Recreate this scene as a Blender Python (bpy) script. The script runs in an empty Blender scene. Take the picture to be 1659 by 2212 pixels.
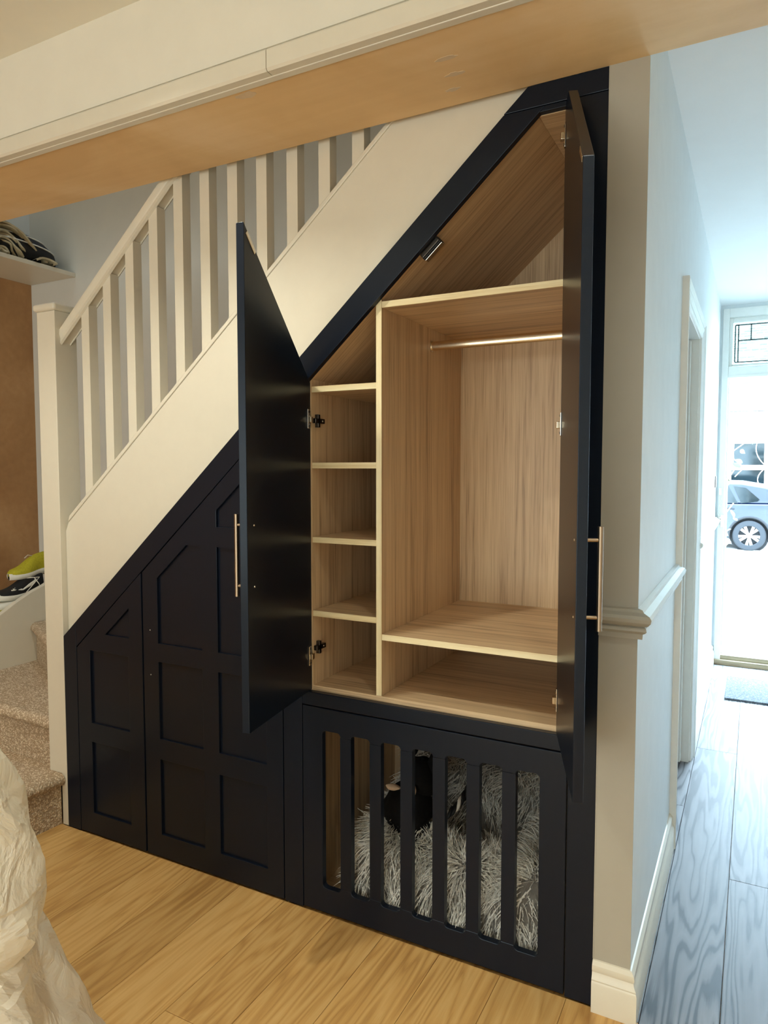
import bpy, math, random
from math import sin, cos, pi, radians, sqrt, exp
from mathutils import Vector, Matrix
from mathutils.geometry import tessellate_polygon

random.seed(7)
S = bpy.context.scene
COL = S.collection

# ------------------------------------------------------------------ camera
cam = bpy.data.cameras.new('camera')
cam.sensor_fit = 'HORIZONTAL'; cam.sensor_width = 36.0
cam.lens = 36.0 * 1525.0 / 1659.0
cam.clip_start = 0.02; cam.clip_end = 200
camo = bpy.data.objects.new('camera', cam); COL.objects.link(camo)
camo.location = (0.337, -1.809, 1.40)
camo.rotation_euler = (radians(90 - 3.5), 0, radians(27.7))
S.camera = camo

# ------------------------------------------------------------------ world / exposure
S.view_settings.view_transform = 'Standard'
S.view_settings.look = 'None'
S.view_settings.exposure = -0.83
S.view_settings.gamma = 1.0
S.view_settings.use_curve_mapping = False
W = bpy.data.worlds.new('sky'); S.world = W; W.use_nodes = True
bg = W.node_tree.nodes['Background']
bg.inputs['Color'].default_value = (0.60, 0.82, 1.0, 1)
bg.inputs['Strength'].default_value = 88.0
S.cycles.use_denoising = True
S.cycles.max_bounces = 10; S.cycles.diffuse_bounces = 6; S.cycles.glossy_bounces = 5
S.cycles.transparent_max_bounces = 12
S.cycles.sample_clamp_indirect = 6.0

def area_light(name, loc, rot, sx, sy, power, color, portal=False):
    l = bpy.data.lights.new(name, 'AREA'); l.shape = 'RECTANGLE'; l.size = sx; l.size_y = sy
    l.energy = power; l.color = color
    if portal: l.cycles.is_portal = True
    o = bpy.data.objects.new(name, l); COL.objects.link(o); o.location = loc; o.rotation_euler = rot
    return o
# sky-light sampling through the open front door, then unseen fill lights added for stairwell and room
area_light('door_daylight_portal', (0.56, 3.86, 1.25), (radians(-90), 0, 0), 0.9, 2.6, 1, (1, 1, 1), portal=True)
area_light('stairwell_fill_light', (-2.35, 0.42, 4.92), (0, 0, 0), 1.3, 0.7, 34, (0.62, 0.82, 1.0))  # added fill standing in for upstairs daylight; the ceiling above is closed
area_light('rear_fill_light', (-0.9, -4.50, 1.10), (radians(90), 0, 0), 3.4, 2.1, 140, (0.88, 1.0, 1.0))  # added unseen fill in front of the solid rear wall, no window there

# ------------------------------------------------------------------ materials
def lin(c):
    c = c / 255.0
    return c / 12.92 if c <= 0.04045 else ((c + 0.055) / 1.055) ** 2.4
def rgb(r, g, b): return (lin(r), lin(g), lin(b), 1)

class NM:
    def __init__(s, name):
        s.m = bpy.data.materials.new(name); s.m.use_nodes = True
        s.t = s.m.node_tree; s.b = s.t.nodes['Principled BSDF']; s.out = s.t.nodes['Material Output']
    def n(s, typ, **kw):
        nd = s.t.nodes.new(typ)
        for k, v in kw.items():
            if k in nd.inputs: nd.inputs[k].default_value = v
            else: setattr(nd, k, v)
        return nd
    def l(s, a, ao, b, bi): s.t.links.new(a.outputs[ao], b.inputs[bi])
    def ramp(s, stops):
        r = s.n('ShaderNodeValToRGB'); e = r.color_ramp.elements
        e[0].position, e[0].color = stops[0]; e[1].position, e[1].color = stops[-1]
        for p, c in stops[1:-1]:
            x = e.new(p); x.color = c
        return r
    def coords(s, scale=(1, 1, 1), rot=(0, 0, 0), rnd=False):
        tc = s.n('ShaderNodeTexCoord'); mp = s.n('ShaderNodeMapping')
        mp.inputs['Scale'].default_value = scale
        rt = s.n('ShaderNodeMapping'); rt.inputs['Rotation'].default_value = rot
        s.l(tc, 'Object', rt, 'Vector'); src = rt
        if rnd:
            oi = s.n('ShaderNodeObjectInfo'); mu = s.n('ShaderNodeVectorMath', operation='MULTIPLY_ADD')
            s.l(oi, 'Random', mu, 0); mu.inputs[1].default_value = (37.0, 51.0, 23.0)
            s.l(rt, 'Vector', mu, 2); src = mu
        s.l(src, 'Vector', mp, 'Vector')
        return mp
    def bump(s, node, out, strength, dist=0.002):
        b = s.n('ShaderNodeBump'); b.inputs['Strength'].default_value = strength; b.inputs['Distance'].default_value = dist
        s.l(node, out, b, 'Height'); s.l(b, 'Normal', s.b, 'Normal')
        return b

def paint(name, col, rough=0.5, var=0.04, bump=0.05, scale=14, spec=0.5):
    k = NM(name); k.b.inputs['Roughness'].default_value = rough; k.b.inputs['Specular IOR Level'].default_value = spec
    mp = k.coords((scale,) * 3)
    nz = k.n('ShaderNodeTexNoise', Scale=1.0, Detail=6.0, Roughness=0.6); k.l(mp, 'Vector', nz, 'Vector')
    a = tuple(min(1, c * (1 - var)) for c in col[:3]) + (1,); b = tuple(min(1, c * (1 + var)) for c in col[:3]) + (1,)
    r = k.ramp([(0.3, a), (0.7, b)]); k.l(nz, 'Fac', r, 'Fac'); k.l(r, 'Color', k.b, 'Base Color')
    if bump:
        n2 = k.n('ShaderNodeTexNoise', Scale=14.0, Detail=3.0); k.l(mp, 'Vector', n2, 'Vector')
        k.bump(n2, 'Fac', bump, 0.0012)
    return k.m

def metal(name, col, rough=0.25, brushed=True):
    k = NM(name); k.b.inputs['Metallic'].default_value = 1.0; k.b.inputs['Base Color'].default_value = col
    mp = k.coords((300, 300, 8)); nz = k.n('ShaderNodeTexNoise', Scale=1.0, Detail=2.0); k.l(mp, 'Vector', nz, 'Vector')
    mr = k.n('ShaderNodeMapRange'); mr.inputs['To Min'].default_value = rough * 0.75; mr.inputs['To Max'].default_value = rough * 1.25
    k.l(nz, 'Fac', mr, 'Value'); k.l(mr, 'Result', k.b, 'Roughness')
    return k.m

def oak_board(name, grain, dark, mid, light, rough=0.42, rnd=False, slope=0.0, fine=1.0):
    """melamine oak: streaks drawn out along one axis; slope turns the grain in the x-z plane"""
    k = NM(name); k.b.inputs['Roughness'].default_value = rough
    c, f, a = 1.0, 1.0, 0.022
    sc = {'X': (a, c, c), 'Y': (c, a, c), 'Z': (c, c, a)}[grain]
    mp = k.coords(tuple(x * 62 for x in sc), (0, slope, 0), rnd)
    n1 = k.n('ShaderNodeTexNoise', Scale=1.0, Detail=5.0, Roughness=0.62, Distortion=0.35); k.l(mp, 'Vector', n1, 'Vector')
    mp2 = k.coords(tuple(x * 9.5 for x in sc), (0, slope, 0), rnd)
    n2 = k.n('ShaderNodeTexNoise', Scale=1.0, Detail=2.0, Distortion=0.8); k.l(mp2, 'Vector', n2, 'Vector')
    mp3 = k.coords(tuple(x * 320 * fine for x in sc), (0, slope, 0), rnd)
    n3 = k.n('ShaderNodeTexNoise', Scale=1.0, Detail=2.0); k.l(mp3, 'Vector', n3, 'Vector')
    m1 = k.n('ShaderNodeMath', operation='MULTIPLY_ADD'); m1.inputs[1].default_value = 0.55
    k.l(n1, 'Fac', m1, 0)
    m2 = k.n('ShaderNodeMath', operation='MULTIPLY'); m2.inputs[1].default_value = 0.30; k.l(n2, 'Fac', m2, 0); k.l(m2, 'Value', m1, 2)
    m3 = k.n('ShaderNodeMath', operation='MULTIPLY_ADD'); m3.inputs[1].default_value = 0.30; k.l(n3, 'Fac', m3, 0); k.l(m1, 'Value', m3, 2)
    r = k.ramp([(0.42, dark), (0.55, mid), (0.70, light)]); k.l(m3, 'Value', r, 'Fac'); k.l(r, 'Color', k.b, 'Base Color')
    k.bump(n3, 'Fac', 0.10, 0.0006)
    return k.m

def oak_plank(name, dark, mid, light, contrast=False):
    k = NM(name); k.b.inputs['Roughness'].default_value = 0.52 if contrast else 0.44
    mp = k.coords((11, 0.9, 11), rnd=True)
    # growth rings warped into cathedrals and knots
    nz = k.n('ShaderNodeTexNoise', Scale=0.55, Detail=3.0, Roughness=0.5); k.l(mp, 'Vector', nz, 'Vector')
    ml = k.n('ShaderNodeMath', operation='MULTIPLY'); ml.inputs[1].default_value = 20.0; k.l(nz, 'Fac', ml, 0)
    fr = k.n('ShaderNodeMath', operation='PINGPONG'); fr.inputs[1].default_value = 0.5; k.l(ml, 'Value', fr, 0)
    mp2 = k.coords((110, 3.2, 110), rnd=True)
    n2 = k.n('ShaderNodeTexNoise', Scale=1.0, Detail=5.0, Roughness=0.7); k.l(mp2, 'Vector', n2, 'Vector')
    mp3 = k.coords((2.6, 0.7, 2.6), rnd=True)
    n3 = k.n('ShaderNodeTexNoise', Scale=1.0, Detail=3.0); k.l(mp3, 'Vector', n3, 'Vector')
    a = k.n('ShaderNodeMath', operation='MULTIPLY_ADD'); a.inputs[1].default_value = 0.70 if contrast else 0.46; k.l(fr, 'Value', a, 0)
    b = k.n('ShaderNodeMath', operation='MULTIPLY'); b.inputs[1].default_value = 0.22 if contrast else 0.42; k.l(n2, 'Fac', b, 0); k.l(b, 'Value', a, 2)
    c = k.n('ShaderNodeMath', operation='MULTIPLY_ADD'); c.inputs[1].default_value = 0.40; k.l(n3, 'Fac', c, 0); k.l(a, 'Value', c, 2)
    r = k.ramp([(0.37, dark), (0.47, mid), (0.68, light)] if contrast else [(0.30, dark), (0.50, mid), (0.68, light)]); k.l(c, 'Value', r, 'Fac')
    oi = k.n('ShaderNodeObjectInfo'); mr = k.n('ShaderNodeMapRange'); mr.inputs['To Min'].default_value = 0.93; mr.inputs['To Max'].default_value = 1.06
    k.l(oi, 'Random', mr, 'Value')
    hs = k.n('ShaderNodeHueSaturation'); k.l(r, 'Color', hs, 'Color'); k.l(mr, 'Result', hs, 'Value')
    k.l(hs, 'Color', k.b, 'Base Color')
    k.bump(a, 'Value', 0.22, 0.001)
    return k.m

def plaster(name, c0=(196, 160, 116), c1=(208, 172, 128), c2=(218, 186, 146)):
    k = NM(name); k.b.inputs['Roughness'].default_value = 0.62
    mp = k.coords((1.3, 1.3, 1.3)); n1 = k.n('ShaderNodeTexNoise', Scale=1.6, Detail=6.0, Roughness=0.55, Distortion=0.6); k.l(mp, 'Vector', n1, 'Vector')
    mp2 = k.coords((3, 30, 30)); n2 = k.n('ShaderNodeTexNoise', Scale=1.0, Detail=4.0); k.l(mp2, 'Vector', n2, 'Vector')
    mx = k.n('ShaderNodeMath', operation='MULTIPLY_ADD'); mx.inputs[1].default_value = 0.25; k.l(n2, 'Fac', mx, 0); k.l(n1, 'Fac', mx, 2)
    r = k.ramp([(0.45, rgb(*c0)), (0.62, rgb(*c1)), (0.8, rgb(*c2))]); k.l(mx, 'Value', r, 'Fac'); k.l(r, 'Color', k.b, 'Base Color')
    k.bump(n2, 'Fac', 0.08, 0.0015)
    return k.m

def carpet_mat(name, loops, cols=(rgb(168, 146, 120), rgb(220, 202, 176), rgb(234, 218, 194))):
    k = NM(name); k.b.inputs['Roughness'].default_value = 0.95; k.b.inputs['Specular IOR Level'].default_value = 0.1
    mp = k.coords((1, 1, 1))
    v = k.n('ShaderNodeTexVoronoi', Scale=loops); v.feature = 'F1'; k.l(mp, 'Vector', v, 'Vector')
    nz = k.n('ShaderNodeTexNoise', Scale=70.0, Detail=3.0); k.l(mp, 'Vector', nz, 'Vector')
    mx = k.n('ShaderNodeMath', operation='MULTIPLY_ADD'); mx.inputs[1].default_value = -0.9
    k.l(v, 'Distance', mx, 0); k.l(nz, 'Fac', mx, 2)
    r = k.ramp([(0.0, cols[0]), (0.3, cols[1]), (0.6, cols[2])]); k.l(mx, 'Value', r, 'Fac'); k.l(r, 'Color', k.b, 'Base Color')
    inv = k.n('ShaderNodeMath', operation='SUBTRACT'); inv.inputs[0].default_value = 1.0; k.l(v, 'Distance', inv, 1)
    k.bump(inv, 'Value', 0.9, 0.004)
    return k.m

def emission(name, col, strength):
    k = NM(name); k.b.inputs['Base Color'].default_value = col
    k.b.inputs['Emission Color'].default_value = col; k.b.inputs['Emission Strength'].default_value = strength
    return k.m

def flat(name, col, rough=0.5, spec=0.5, **kw):
    return paint(name, col, rough, kw.get('var', 0.06), kw.get('bump', 0.0), kw.get('scale', 20), spec)

def glass_mat(name, tint=(0.9, 0.97, 0.97, 1), gloss=0.12):
    k = NM(name); tr = k.n('ShaderNodeBsdfTransparent'); tr.inputs['Color'].default_value = tint
    gl = k.n('ShaderNodeBsdfGlossy'); gl.inputs['Roughness'].default_value = 0.03
    fr = k.n('ShaderNodeFresnel'); fr.inputs['IOR'].default_value = 1.45
    mx = k.n('ShaderNodeMixShader'); k.l(fr, 'Fac', mx, 'Fac'); k.l(tr, 'BSDF', mx, 1); k.l(gl, 'BSDF', mx, 2); k.l(mx, 'Shader', k.out, 'Surface')
    return k.m

def polythene(name):
    k = NM(name)
    df = k.n('ShaderNodeBsdfDiffuse'); df.inputs['Color'].default_value = rgb(250, 244, 226)
    tl = k.n('ShaderNodeBsdfTranslucent'); tl.inputs['Color'].default_value = rgb(250, 242, 222)
    tp = k.n('ShaderNodeBsdfTransparent'); tp.inputs['Color'].default_value = (0.95, 0.93, 0.88, 1)
    gl = k.n('ShaderNodeBsdfGlossy'); gl.inputs['Roughness'].default_value = 0.28
    mp = k.coords((7, 7, 7)); nz = k.n('ShaderNodeTexNoise', Scale=1.0, Detail=5.0, Distortion=1.2); k.l(mp, 'Vector', nz, 'Vector')
    vo = k.n('ShaderNodeTexVoronoi', Scale=1.3); k.l(mp, 'Vector', vo, 'Vector')
    wv = k.n('ShaderNodeVectorMath', operation='MULTIPLY_ADD'); k.l(nz, 'Color', wv, 0); wv.inputs[1].default_value = (1.6, 1.6, 1.6); k.l(mp, 'Vector', wv, 2); k.l(wv, 'Vector', vo, 'Vector')
    ad = k.n('ShaderNodeMath', operation='MULTIPLY_ADD'); ad.inputs[1].default_value = 0.8; k.l(vo, 'Distance', ad, 0); k.l(nz, 'Fac', ad, 2)
    bp = k.n('ShaderNodeBump'); bp.inputs['Strength'].default_value = 0.75; bp.inputs['Distance'].default_value = 0.03; k.l(ad, 'Value', bp, 'Height')
    for nd in (df, gl, tl): k.l(bp, 'Normal', nd, 'Normal')
    m1 = k.n('ShaderNodeMixShader'); m1.inputs['Fac'].default_value = 0.32; k.l(df, 'BSDF', m1, 1); k.l(tl, 'BSDF', m1, 2)
    m2 = k.n('ShaderNodeMixShader'); m2.inputs['Fac'].default_value = 0.12; k.l(m1, 'Shader', m2, 1); k.l(tp, 'BSDF', m2, 2)
    m3 = k.n('ShaderNodeMixShader'); m3.inputs['Fac'].default_value = 0.12; k.l(m2, 'Shader', m3, 1); k.l(gl, 'BSDF', m3, 2)
    k.l(m3, 'Shader', k.out, 'Surface')
    return k.m

def brick_mat(name):
    k = NM(name); k.b.inputs['Roughness'].default_value = 0.9
    tc = k.n('ShaderNodeTexCoord'); mp = k.n('ShaderNodeMapping'); mp.inputs['Rotation'].default_value = (radians(90), 0, 0); k.l(tc, 'Object', mp, 'Vector')
    br = k.n('ShaderNodeTexBrick'); br.inputs['Scale'].default_value = 1.0
    br.inputs['Color1'].default_value = rgb(62, 56, 50); br.inputs['Color2'].default_value = rgb(42, 38, 36); br.inputs['Mortar'].default_value = rgb(112, 108, 102)
    br.inputs['Brick Width'].default_value = 0.225; br.inputs['Row Height'].default_value = 0.075; br.inputs['Mortar Size'].default_value = 0.008
    k.l(mp, 'Vector', br, 'Vector'); k.l(br, 'Color', k.b, 'Base Color')
    return k.m

M = {}
M['wall'] = paint('warm white wall paint', rgb(224, 219, 205), 0.6, 0.02, 0.06, 9)
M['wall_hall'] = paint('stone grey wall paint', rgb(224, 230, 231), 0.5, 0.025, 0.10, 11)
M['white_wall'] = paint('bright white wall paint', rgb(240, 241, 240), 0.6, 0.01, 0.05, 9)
M['greige'] = paint('hall wall paint darkened for shade', rgb(168, 163, 150), 0.55, 0.025, 0.08, 11)  # darker copy of the hall wall paint, pier shade put into the colour
M['wall_grey'] = paint('stairwell wall paint', rgb(214, 214, 208), 0.6, 0.02, 0.06, 9)
M['ceiling'] = paint('ceiling paint', rgb(226, 222, 208), 0.7, 0.015, 0.05, 9)
M['white'] = paint('white satin wood paint', rgb(216, 209, 192), 0.34, 0.015, 0.05, 20)
M['white_trim'] = paint('white gloss trim paint', rgb(238, 238, 232), 0.25, 0.02, 0.08, 26)
M['plaster'] = plaster('bare pink plaster', (214, 178, 128), (224, 190, 140), (232, 202, 158))
M['plaster_brown'] = plaster('bare brown plaster', (160, 118, 76), (174, 132, 88), (188, 148, 104))
M['filler'] = paint('pale filler patch', rgb(212, 190, 160), 0.7, 0.06, 0.1, 30)
M['navy'] = paint('dark navy satin lacquer', (0.0044, 0.0072, 0.0150, 1), 0.28, 0.10, 0.035, 60, 0.30)
M['navy'].node_tree.nodes['Principled BSDF'].inputs['Specular Tint'].default_value = (0.84, 0.93, 1.0, 1)
OD, OM, OL = rgb(144, 116, 86), rgb(198, 168, 131), rgb(216, 189, 150)
M['oakZ'] = oak_board('oak board upright grain', 'Z', OD, OM, OL)
M['oakX'] = oak_board('oak board lengthways grain', 'X', OD, OM, OL)
M['oakS'] = oak_board('oak board sloping grain', 'X', OD, OM, OL, slope=math.atan(0.89))
ED, EM, EL = rgb(196, 170, 122), rgb(224, 204, 158), rgb(236, 222, 182)
M['edgeX'] = oak_board('pale oak edge lengthways', 'X', ED, EM, EL, fine=2.0)
M['edgeZ'] = oak_board('pale oak edge upright', 'Z', ED, EM, EL, fine=2.0)
M['plank'] = oak_plank('oiled oak floor board', rgb(164, 120, 66), rgb(200, 157, 94), rgb(212, 173, 112))
M['plank_hall'] = oak_plank('oak hall board with painted daylight', rgb(34, 33, 35), rgb(104, 102, 104), rgb(118, 116, 118), contrast=True)  # same oak floor, hall daylight glare painted in as this grey tone
M['carpet'] = carpet_mat('beige loop pile carpet', 150)
M['mat'] = carpet_mat('grey door mat', 260, (rgb(90, 94, 100), rgb(140, 144, 150), rgb(170, 174, 180)))
M['steel'] = metal('brushed bronze steel', rgb(158, 138, 116), 0.34)
M['chrome'] = metal('polished chrome', rgb(220, 214, 204), 0.14)
M['rail'] = metal('satin nickel tube', rgb(222, 204, 176), 0.22)
M['darkmetal'] = metal('dark nickel', rgb(90, 84, 78), 0.3)
M['screwhole'] = flat('pale screw hole', rgb(225, 225, 220), 0.5)
M['black'] = flat('black rubber', rgb(14, 14, 15), 0.6)
M['blackcloth'] = paint('black fabric', rgb(20, 20, 21), 0.85, 0.2, 0.3, 60)
M['whitecord'] = flat('white cord', rgb(228, 224, 214), 0.7)
M['cream'] = paint('cream blanket wool', rgb(186, 172, 142), 0.95, 0.12, 0.4, 50, 0.1)
M['lime'] = paint('lime knit fabric', rgb(180, 172, 48), 0.85, 0.14, 0.5, 120, 0.2)
M['sole'] = paint('white rubber sole', rgb(222, 220, 208), 0.6, 0.04, 0.1, 60)
M['fur'] = paint('grey shaggy fur', rgb(236, 228, 214), 0.75, 0.42, 0.0, 170, 0.2)
M['furbase'] = paint('fleece darkened for strand shade', rgb(112, 108, 102), 0.95, 0.2, 0.3, 60, 0.1)  # base darkened so the gaps between strands carry painted shade
M['blackfur'] = paint('black plush', rgb(17, 16, 16), 0.9, 0.3, 0.6, 90, 0.15)
M['beige'] = paint('beige felt', rgb(206, 178, 150), 0.9, 0.05, 0.1, 50)
M['polythene'] = polythene('cream polythene sheet')
M['lamp'] = emission('lamp disc', (1, 0.80, 0.55, 1), 12.0)
M['glass'] = glass_mat('clear glass')
M['leaded'] = glass_mat('pale leaded glass', (0.86, 0.95, 0.94, 1))
M['lead'] = flat('lead came', rgb(70, 82, 80), 0.5)
M['threshold'] = oak_board('weathered timber sill', 'X', rgb(92, 80, 62), rgb(124, 110, 86), rgb(150, 136, 108))
M['paving'] = paint('pale paving', rgb(206, 204, 198), 0.85, 0.08, 0.2, 6)
M['brick'] = brick_mat('yellow stock brick')
M['pane'] = NM('dark reflecting pane').m
_b = M['pane'].node_tree.nodes['Principled BSDF']; _b.inputs['Base Color'].default_value = rgb(10, 16, 18); _b.inputs['Roughness'].default_value = 0.05; _b.inputs['Specular IOR Level'].default_value = 0.3
M['carpaint'] = NM('dark blue car paint').m
_b = M['carpaint'].node_tree.nodes['Principled BSDF']; _b.inputs['Base Color'].default_value = rgb(10, 18, 34); _b.inputs['Roughness'].default_value = 0.25; _b.inputs['Coat Weight'].default_value = 0.15; _b.inputs['Specular IOR Level'].default_value = 0.35
M['carblack'] = flat('black car plastic', rgb(10, 11, 13), 0.6, 0.2)
M['tyre'] = flat('tyre rubber', rgb(24, 26, 29), 0.85, 0.2)
M['alloy'] = metal('alloy wheel', rgb(216, 218, 220), 0.3)
M['tail'] = flat('red tail lamp', rgb(190, 30, 48), 0.2)
M['leaf'] = paint('fresh green leaf', rgb(34, 48, 8), 0.5, 0.3, 0.0, 30)
M['stem'] = flat('brown stem', rgb(96, 78, 52), 0.8)

# ------------------------------------------------------------------ mesh helpers
class MB:
    def __init__(s): s.v = []; s.f = []
    def add(s, vs, fs):
        o = len(s.v); s.v += [tuple(p) for p in vs]; s.f += [tuple(i + o for i in q) for q in fs]; return s
    def box(s, x0, x1, y0, y1, z0, z1):
        return s.add([(x0, y0, z0), (x1, y0, z0), (x1, y1, z0), (x0, y1, z0), (x0, y0, z1), (x1, y0, z1), (x1, y1, z1), (x0, y1, z1)],
                     [(3, 2, 1, 0), (4, 5, 6, 7), (0, 1, 5, 4), (1, 2, 6, 5), (2, 3, 7, 6), (3, 0, 4, 7)])
    def prism(s, loops, a, b, plane='XZ'):
        """2-D polygon (first loop) with holes, extruded from a to b along the axis the plane leaves out"""
        def P(p, t):
            if plane == 'XZ': return (p[0], t, p[1])
            if plane == 'YZ': return (t, p[0], p[1])
            return (p[0], p[1], t)
        def area(l): return sum(l[i][0] * l[(i + 1) % len(l)][1] - l[(i + 1) % len(l)][0] * l[i][1] for i in range(len(l)))
        L = []
        for i, l in enumerate(loops):
            l = list(l)
            if (area(l) > 0) != (i == 0): l.reverse()
            L.append(l)
        flatp = [p for l in L for p in l]; n = len(flatp)
        if len(L) == 1: tris = [tuple(range(n))]
        else: tris = [tuple(t) for t in tessellate_polygon([[Vector((p[0], p[1], 0)) for p in l] for l in L])]
        # make the cap wind counter-clockwise in 2-D
        fixed = []
        for t in tris:
            if area([flatp[i] for i in t]) < 0: t = tuple(reversed(t))
            fixed.append(t)
        if plane in ('XZ',): lo, hi = min(a, b), max(a, b)
        else: lo, hi = max(a, b), min(a, b)
        # cap at "lo" faces the side where CCW is seen
        vs = [P(p, lo) for p in flatp] + [P(p, hi) for p in flatp]
        fs = list(fixed) + [tuple(i + n for i in reversed(t)) for t in fixed]
        k = 0
        for l in L:
            m = len(l)
            for i in range(m):
                j = (i + 1) % m
                fs.append((k + j, k + i, k + i + n, k + j + n))
            k += m
        return s.add(vs, fs)
    def tube(s, pts, r, seg=10, caps=True, ry=None):
        pts = [Vector(p) for p in pts]; n = len(pts); rings = []
        up = None
        for i, p in enumerate(pts):
            d = (pts[min(i + 1, n - 1)] - pts[max(i - 1, 0)]).normalized()
            if up is None:
                up = Vector((0, 0, 1)) if abs(d.z) < 0.9 else Vector((1, 0, 0))
            u = d.cross(up).normalized(); v = u.cross(d).normalized(); up = v
            rr = r[i] if isinstance(r, (list, tuple)) else r
            r2 = rr if ry is None else ry
            rings.append([p + u * (rr * cos(2 * pi * k / seg)) + v * (r2 * sin(2 * pi * k / seg)) for k in range(seg)])
        vs = [q for rg in rings for q in rg]; fs = []
        for i in range(n - 1):
            for k in range(seg):
                a = i * seg + k; b = i * seg + (k + 1) % seg
                fs.append((a, b, b + seg, a + seg))
        if caps:
            fs.append(tuple(range(seg - 1, -1, -1))); fs.append(tuple((n - 1) * seg + k for k in range(seg)))
        return s.add(vs, fs)
    def lathe(s, prof, c=(0, 0, 0), seg=24, axis='Z', a0=0, a1=2 * pi):
        full = abs(a1 - a0 - 2 * pi) < 1e-6; m = seg if full else seg + 1
        vs = []
        for (r, h) in prof:
            for k in range(m):
                a = a0 + (a1 - a0) * k / seg
                x, y = r * cos(a), r * sin(a)
                vs.append({'Z': (c[0] + x, c[1] + y, c[2] + h), 'Y': (c[0] + x, c[1] + h, c[2] + y), 'X': (c[0] + h, c[1] + x, c[2] + y)}[axis])
        fs = []
        for i in range(len(prof) - 1):
            for k in range(seg):
                k2 = (k + 1) % m
                fs.append((i * m + k, i * m + k2, (i + 1) * m + k2, (i + 1) * m + k))
        return s.add(vs, fs)
    def grid(s, fn, nu, nv, closeu=False):
        vs = [fn(i / (nu if closeu else nu - 1), j / (nv - 1)) for j in range(nv) for i in range(nu)]
        fs = []
        for j in range(nv - 1):
            for i in range(nu if closeu else nu - 1):
                i2 = (i + 1) % nu
                fs.append((j * nu + i, j * nu + i2, (j + 1) * nu + i2, (j + 1) * nu + i))
        return s.add(vs, fs)
    def mesh(s, name, smooth=None):
        me = bpy.data.meshes.new(name); me.from_pydata(s.v, [], s.f); me.update()
        if smooth:
            for p in me.polygons: p.use_smooth = True
            try: me.set_sharp_from_angle(angle=radians(smooth if smooth is not True else 40))
            except Exception: pass
        return me

def place(o, parent):
    if parent is not None:
        o.parent = parent
        if parent.type == 'EMPTY': o.matrix_parent_inverse = Matrix.Translation(-Vector(parent.location))
    return o
def obj(name, mb, mat, parent=None, smooth=None, bevel=0.0, loc=None, rz=None, me=None, seg=2, label=None):
    me = me or mb.mesh(name, smooth)
    if not me.materials: me.materials.append(M[mat] if isinstance(mat, str) else mat)
    o = bpy.data.objects.new(name, me); COL.objects.link(o)
    if loc: o.location = loc
    if rz is not None: o.rotation_euler = (0, 0, rz)
    place(o, parent)
    if bevel:
        b = o.modifiers.new('bevel', 'BEVEL'); b.width = bevel; b.segments = seg; b.limit_method = 'ANGLE'; b.angle_limit = radians(35)
    if label: o['label'] = label
    return o
def thing(name, label, cat, loc=(0, 0, 0), group=None, kind=None):
    o = bpy.data.objects.new(name, None); COL.objects.link(o); o.location = loc; o.empty_display_size = 0.05
    tag(o, label, cat, group, kind); return o
def tag(o, label, cat, group=None, kind=None):
    o['label'] = label; o['category'] = cat
    if group: o['group'] = group
    if kind: o['kind'] = kind
    return o
def struct(name, mb, mat, label, cat, **kw):
    return tag(obj(name, mb, mat, **kw), label, cat, kind='structure')
def rrect(x0, x1, z0, z1, r, n=5):
    P = []
    for cx, cz, a in ((x1 - r, z1 - r, 0), (x0 + r, z1 - r, 90), (x0 + r, z0 + r, 180), (x1 - r, z0 + r, 270)):
        for k in range(n + 1):
            t = radians(a + 90 * k / n); P.append((cx + r * cos(t), cz + r * sin(t)))
    return P

# ------------------------------------------------------------------ key levels (metres; x right along the cabinet, y into the house, z up)
SLOPE = 0.89
def z_out(x): return 1.540 + SLOPE * (x + 1.13)      # cabinet band, upper edge
def z_in(x): return z_out(x) - 0.096                 # cabinet band, lower edge
def z_str(x): return 1.930 + 0.845 * (x + 1.147)     # top of the stair string
BEAM_Z = 2.367; CEIL = 2.668; HALL_C = 2.54; WX = 0.092
XL = -3.31; YB = 0.855; XR = 1.30; YR = -4.6; YF = 3.75

# ================================================================== STRUCTURE
fl = struct('floor', MB().box(XL, XR, YR, YF, -0.10, -0.014), 'plank', 'oak board floor running from the room into the hall', 'floor')
PW = 0.182
def plank(x0, y0, y1, w=PW, mat='plank'):
    m = MB().box(0.0006, w - 0.0006, 0, y1 - y0 - 0.0012, -0.014, 0.0)
    obj('plank', m, mat, fl, bevel=0.0009, loc=(x0, y0, 0), seg=1)
x = -0.067 - PW * 18; col = 0
rp = random.Random(3)
while x < XR - 0.01:
    w = min(PW, XR - x)
    ytop = 0.0 if x + PW < 0.12 else YF - 0.05
    if x + 0.01 < XL: x += PW; continue
    y = YR + 0.02
    cuts = []
    if abs(x - 0.115) < 0.01: cuts = [-2.6, -0.02, 2.0]
    elif abs(x - 0.297) < 0.01: cuts = [-3.1, -0.02, 0.805, 3.2]
    else:
        c = y + rp.uniform(0.6, 2.1)
        while c < -0.5: cuts.append(c); c += 2.2
        if ytop > 0:
            cuts.append(-0.02); c = rp.uniform(0.5, 2.0)
            while c < ytop - 0.5: cuts.append(c); c += 2.0
    for c in cuts + [ytop]:
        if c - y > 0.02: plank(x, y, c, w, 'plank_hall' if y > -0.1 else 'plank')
        y = c
    x += PW
plank(0.003, 0.001, 1.30, 0.112, 'plank_hall'); plank(0.003, 1.30, YF - 0.05, 0.112, 'plank_hall')

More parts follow.
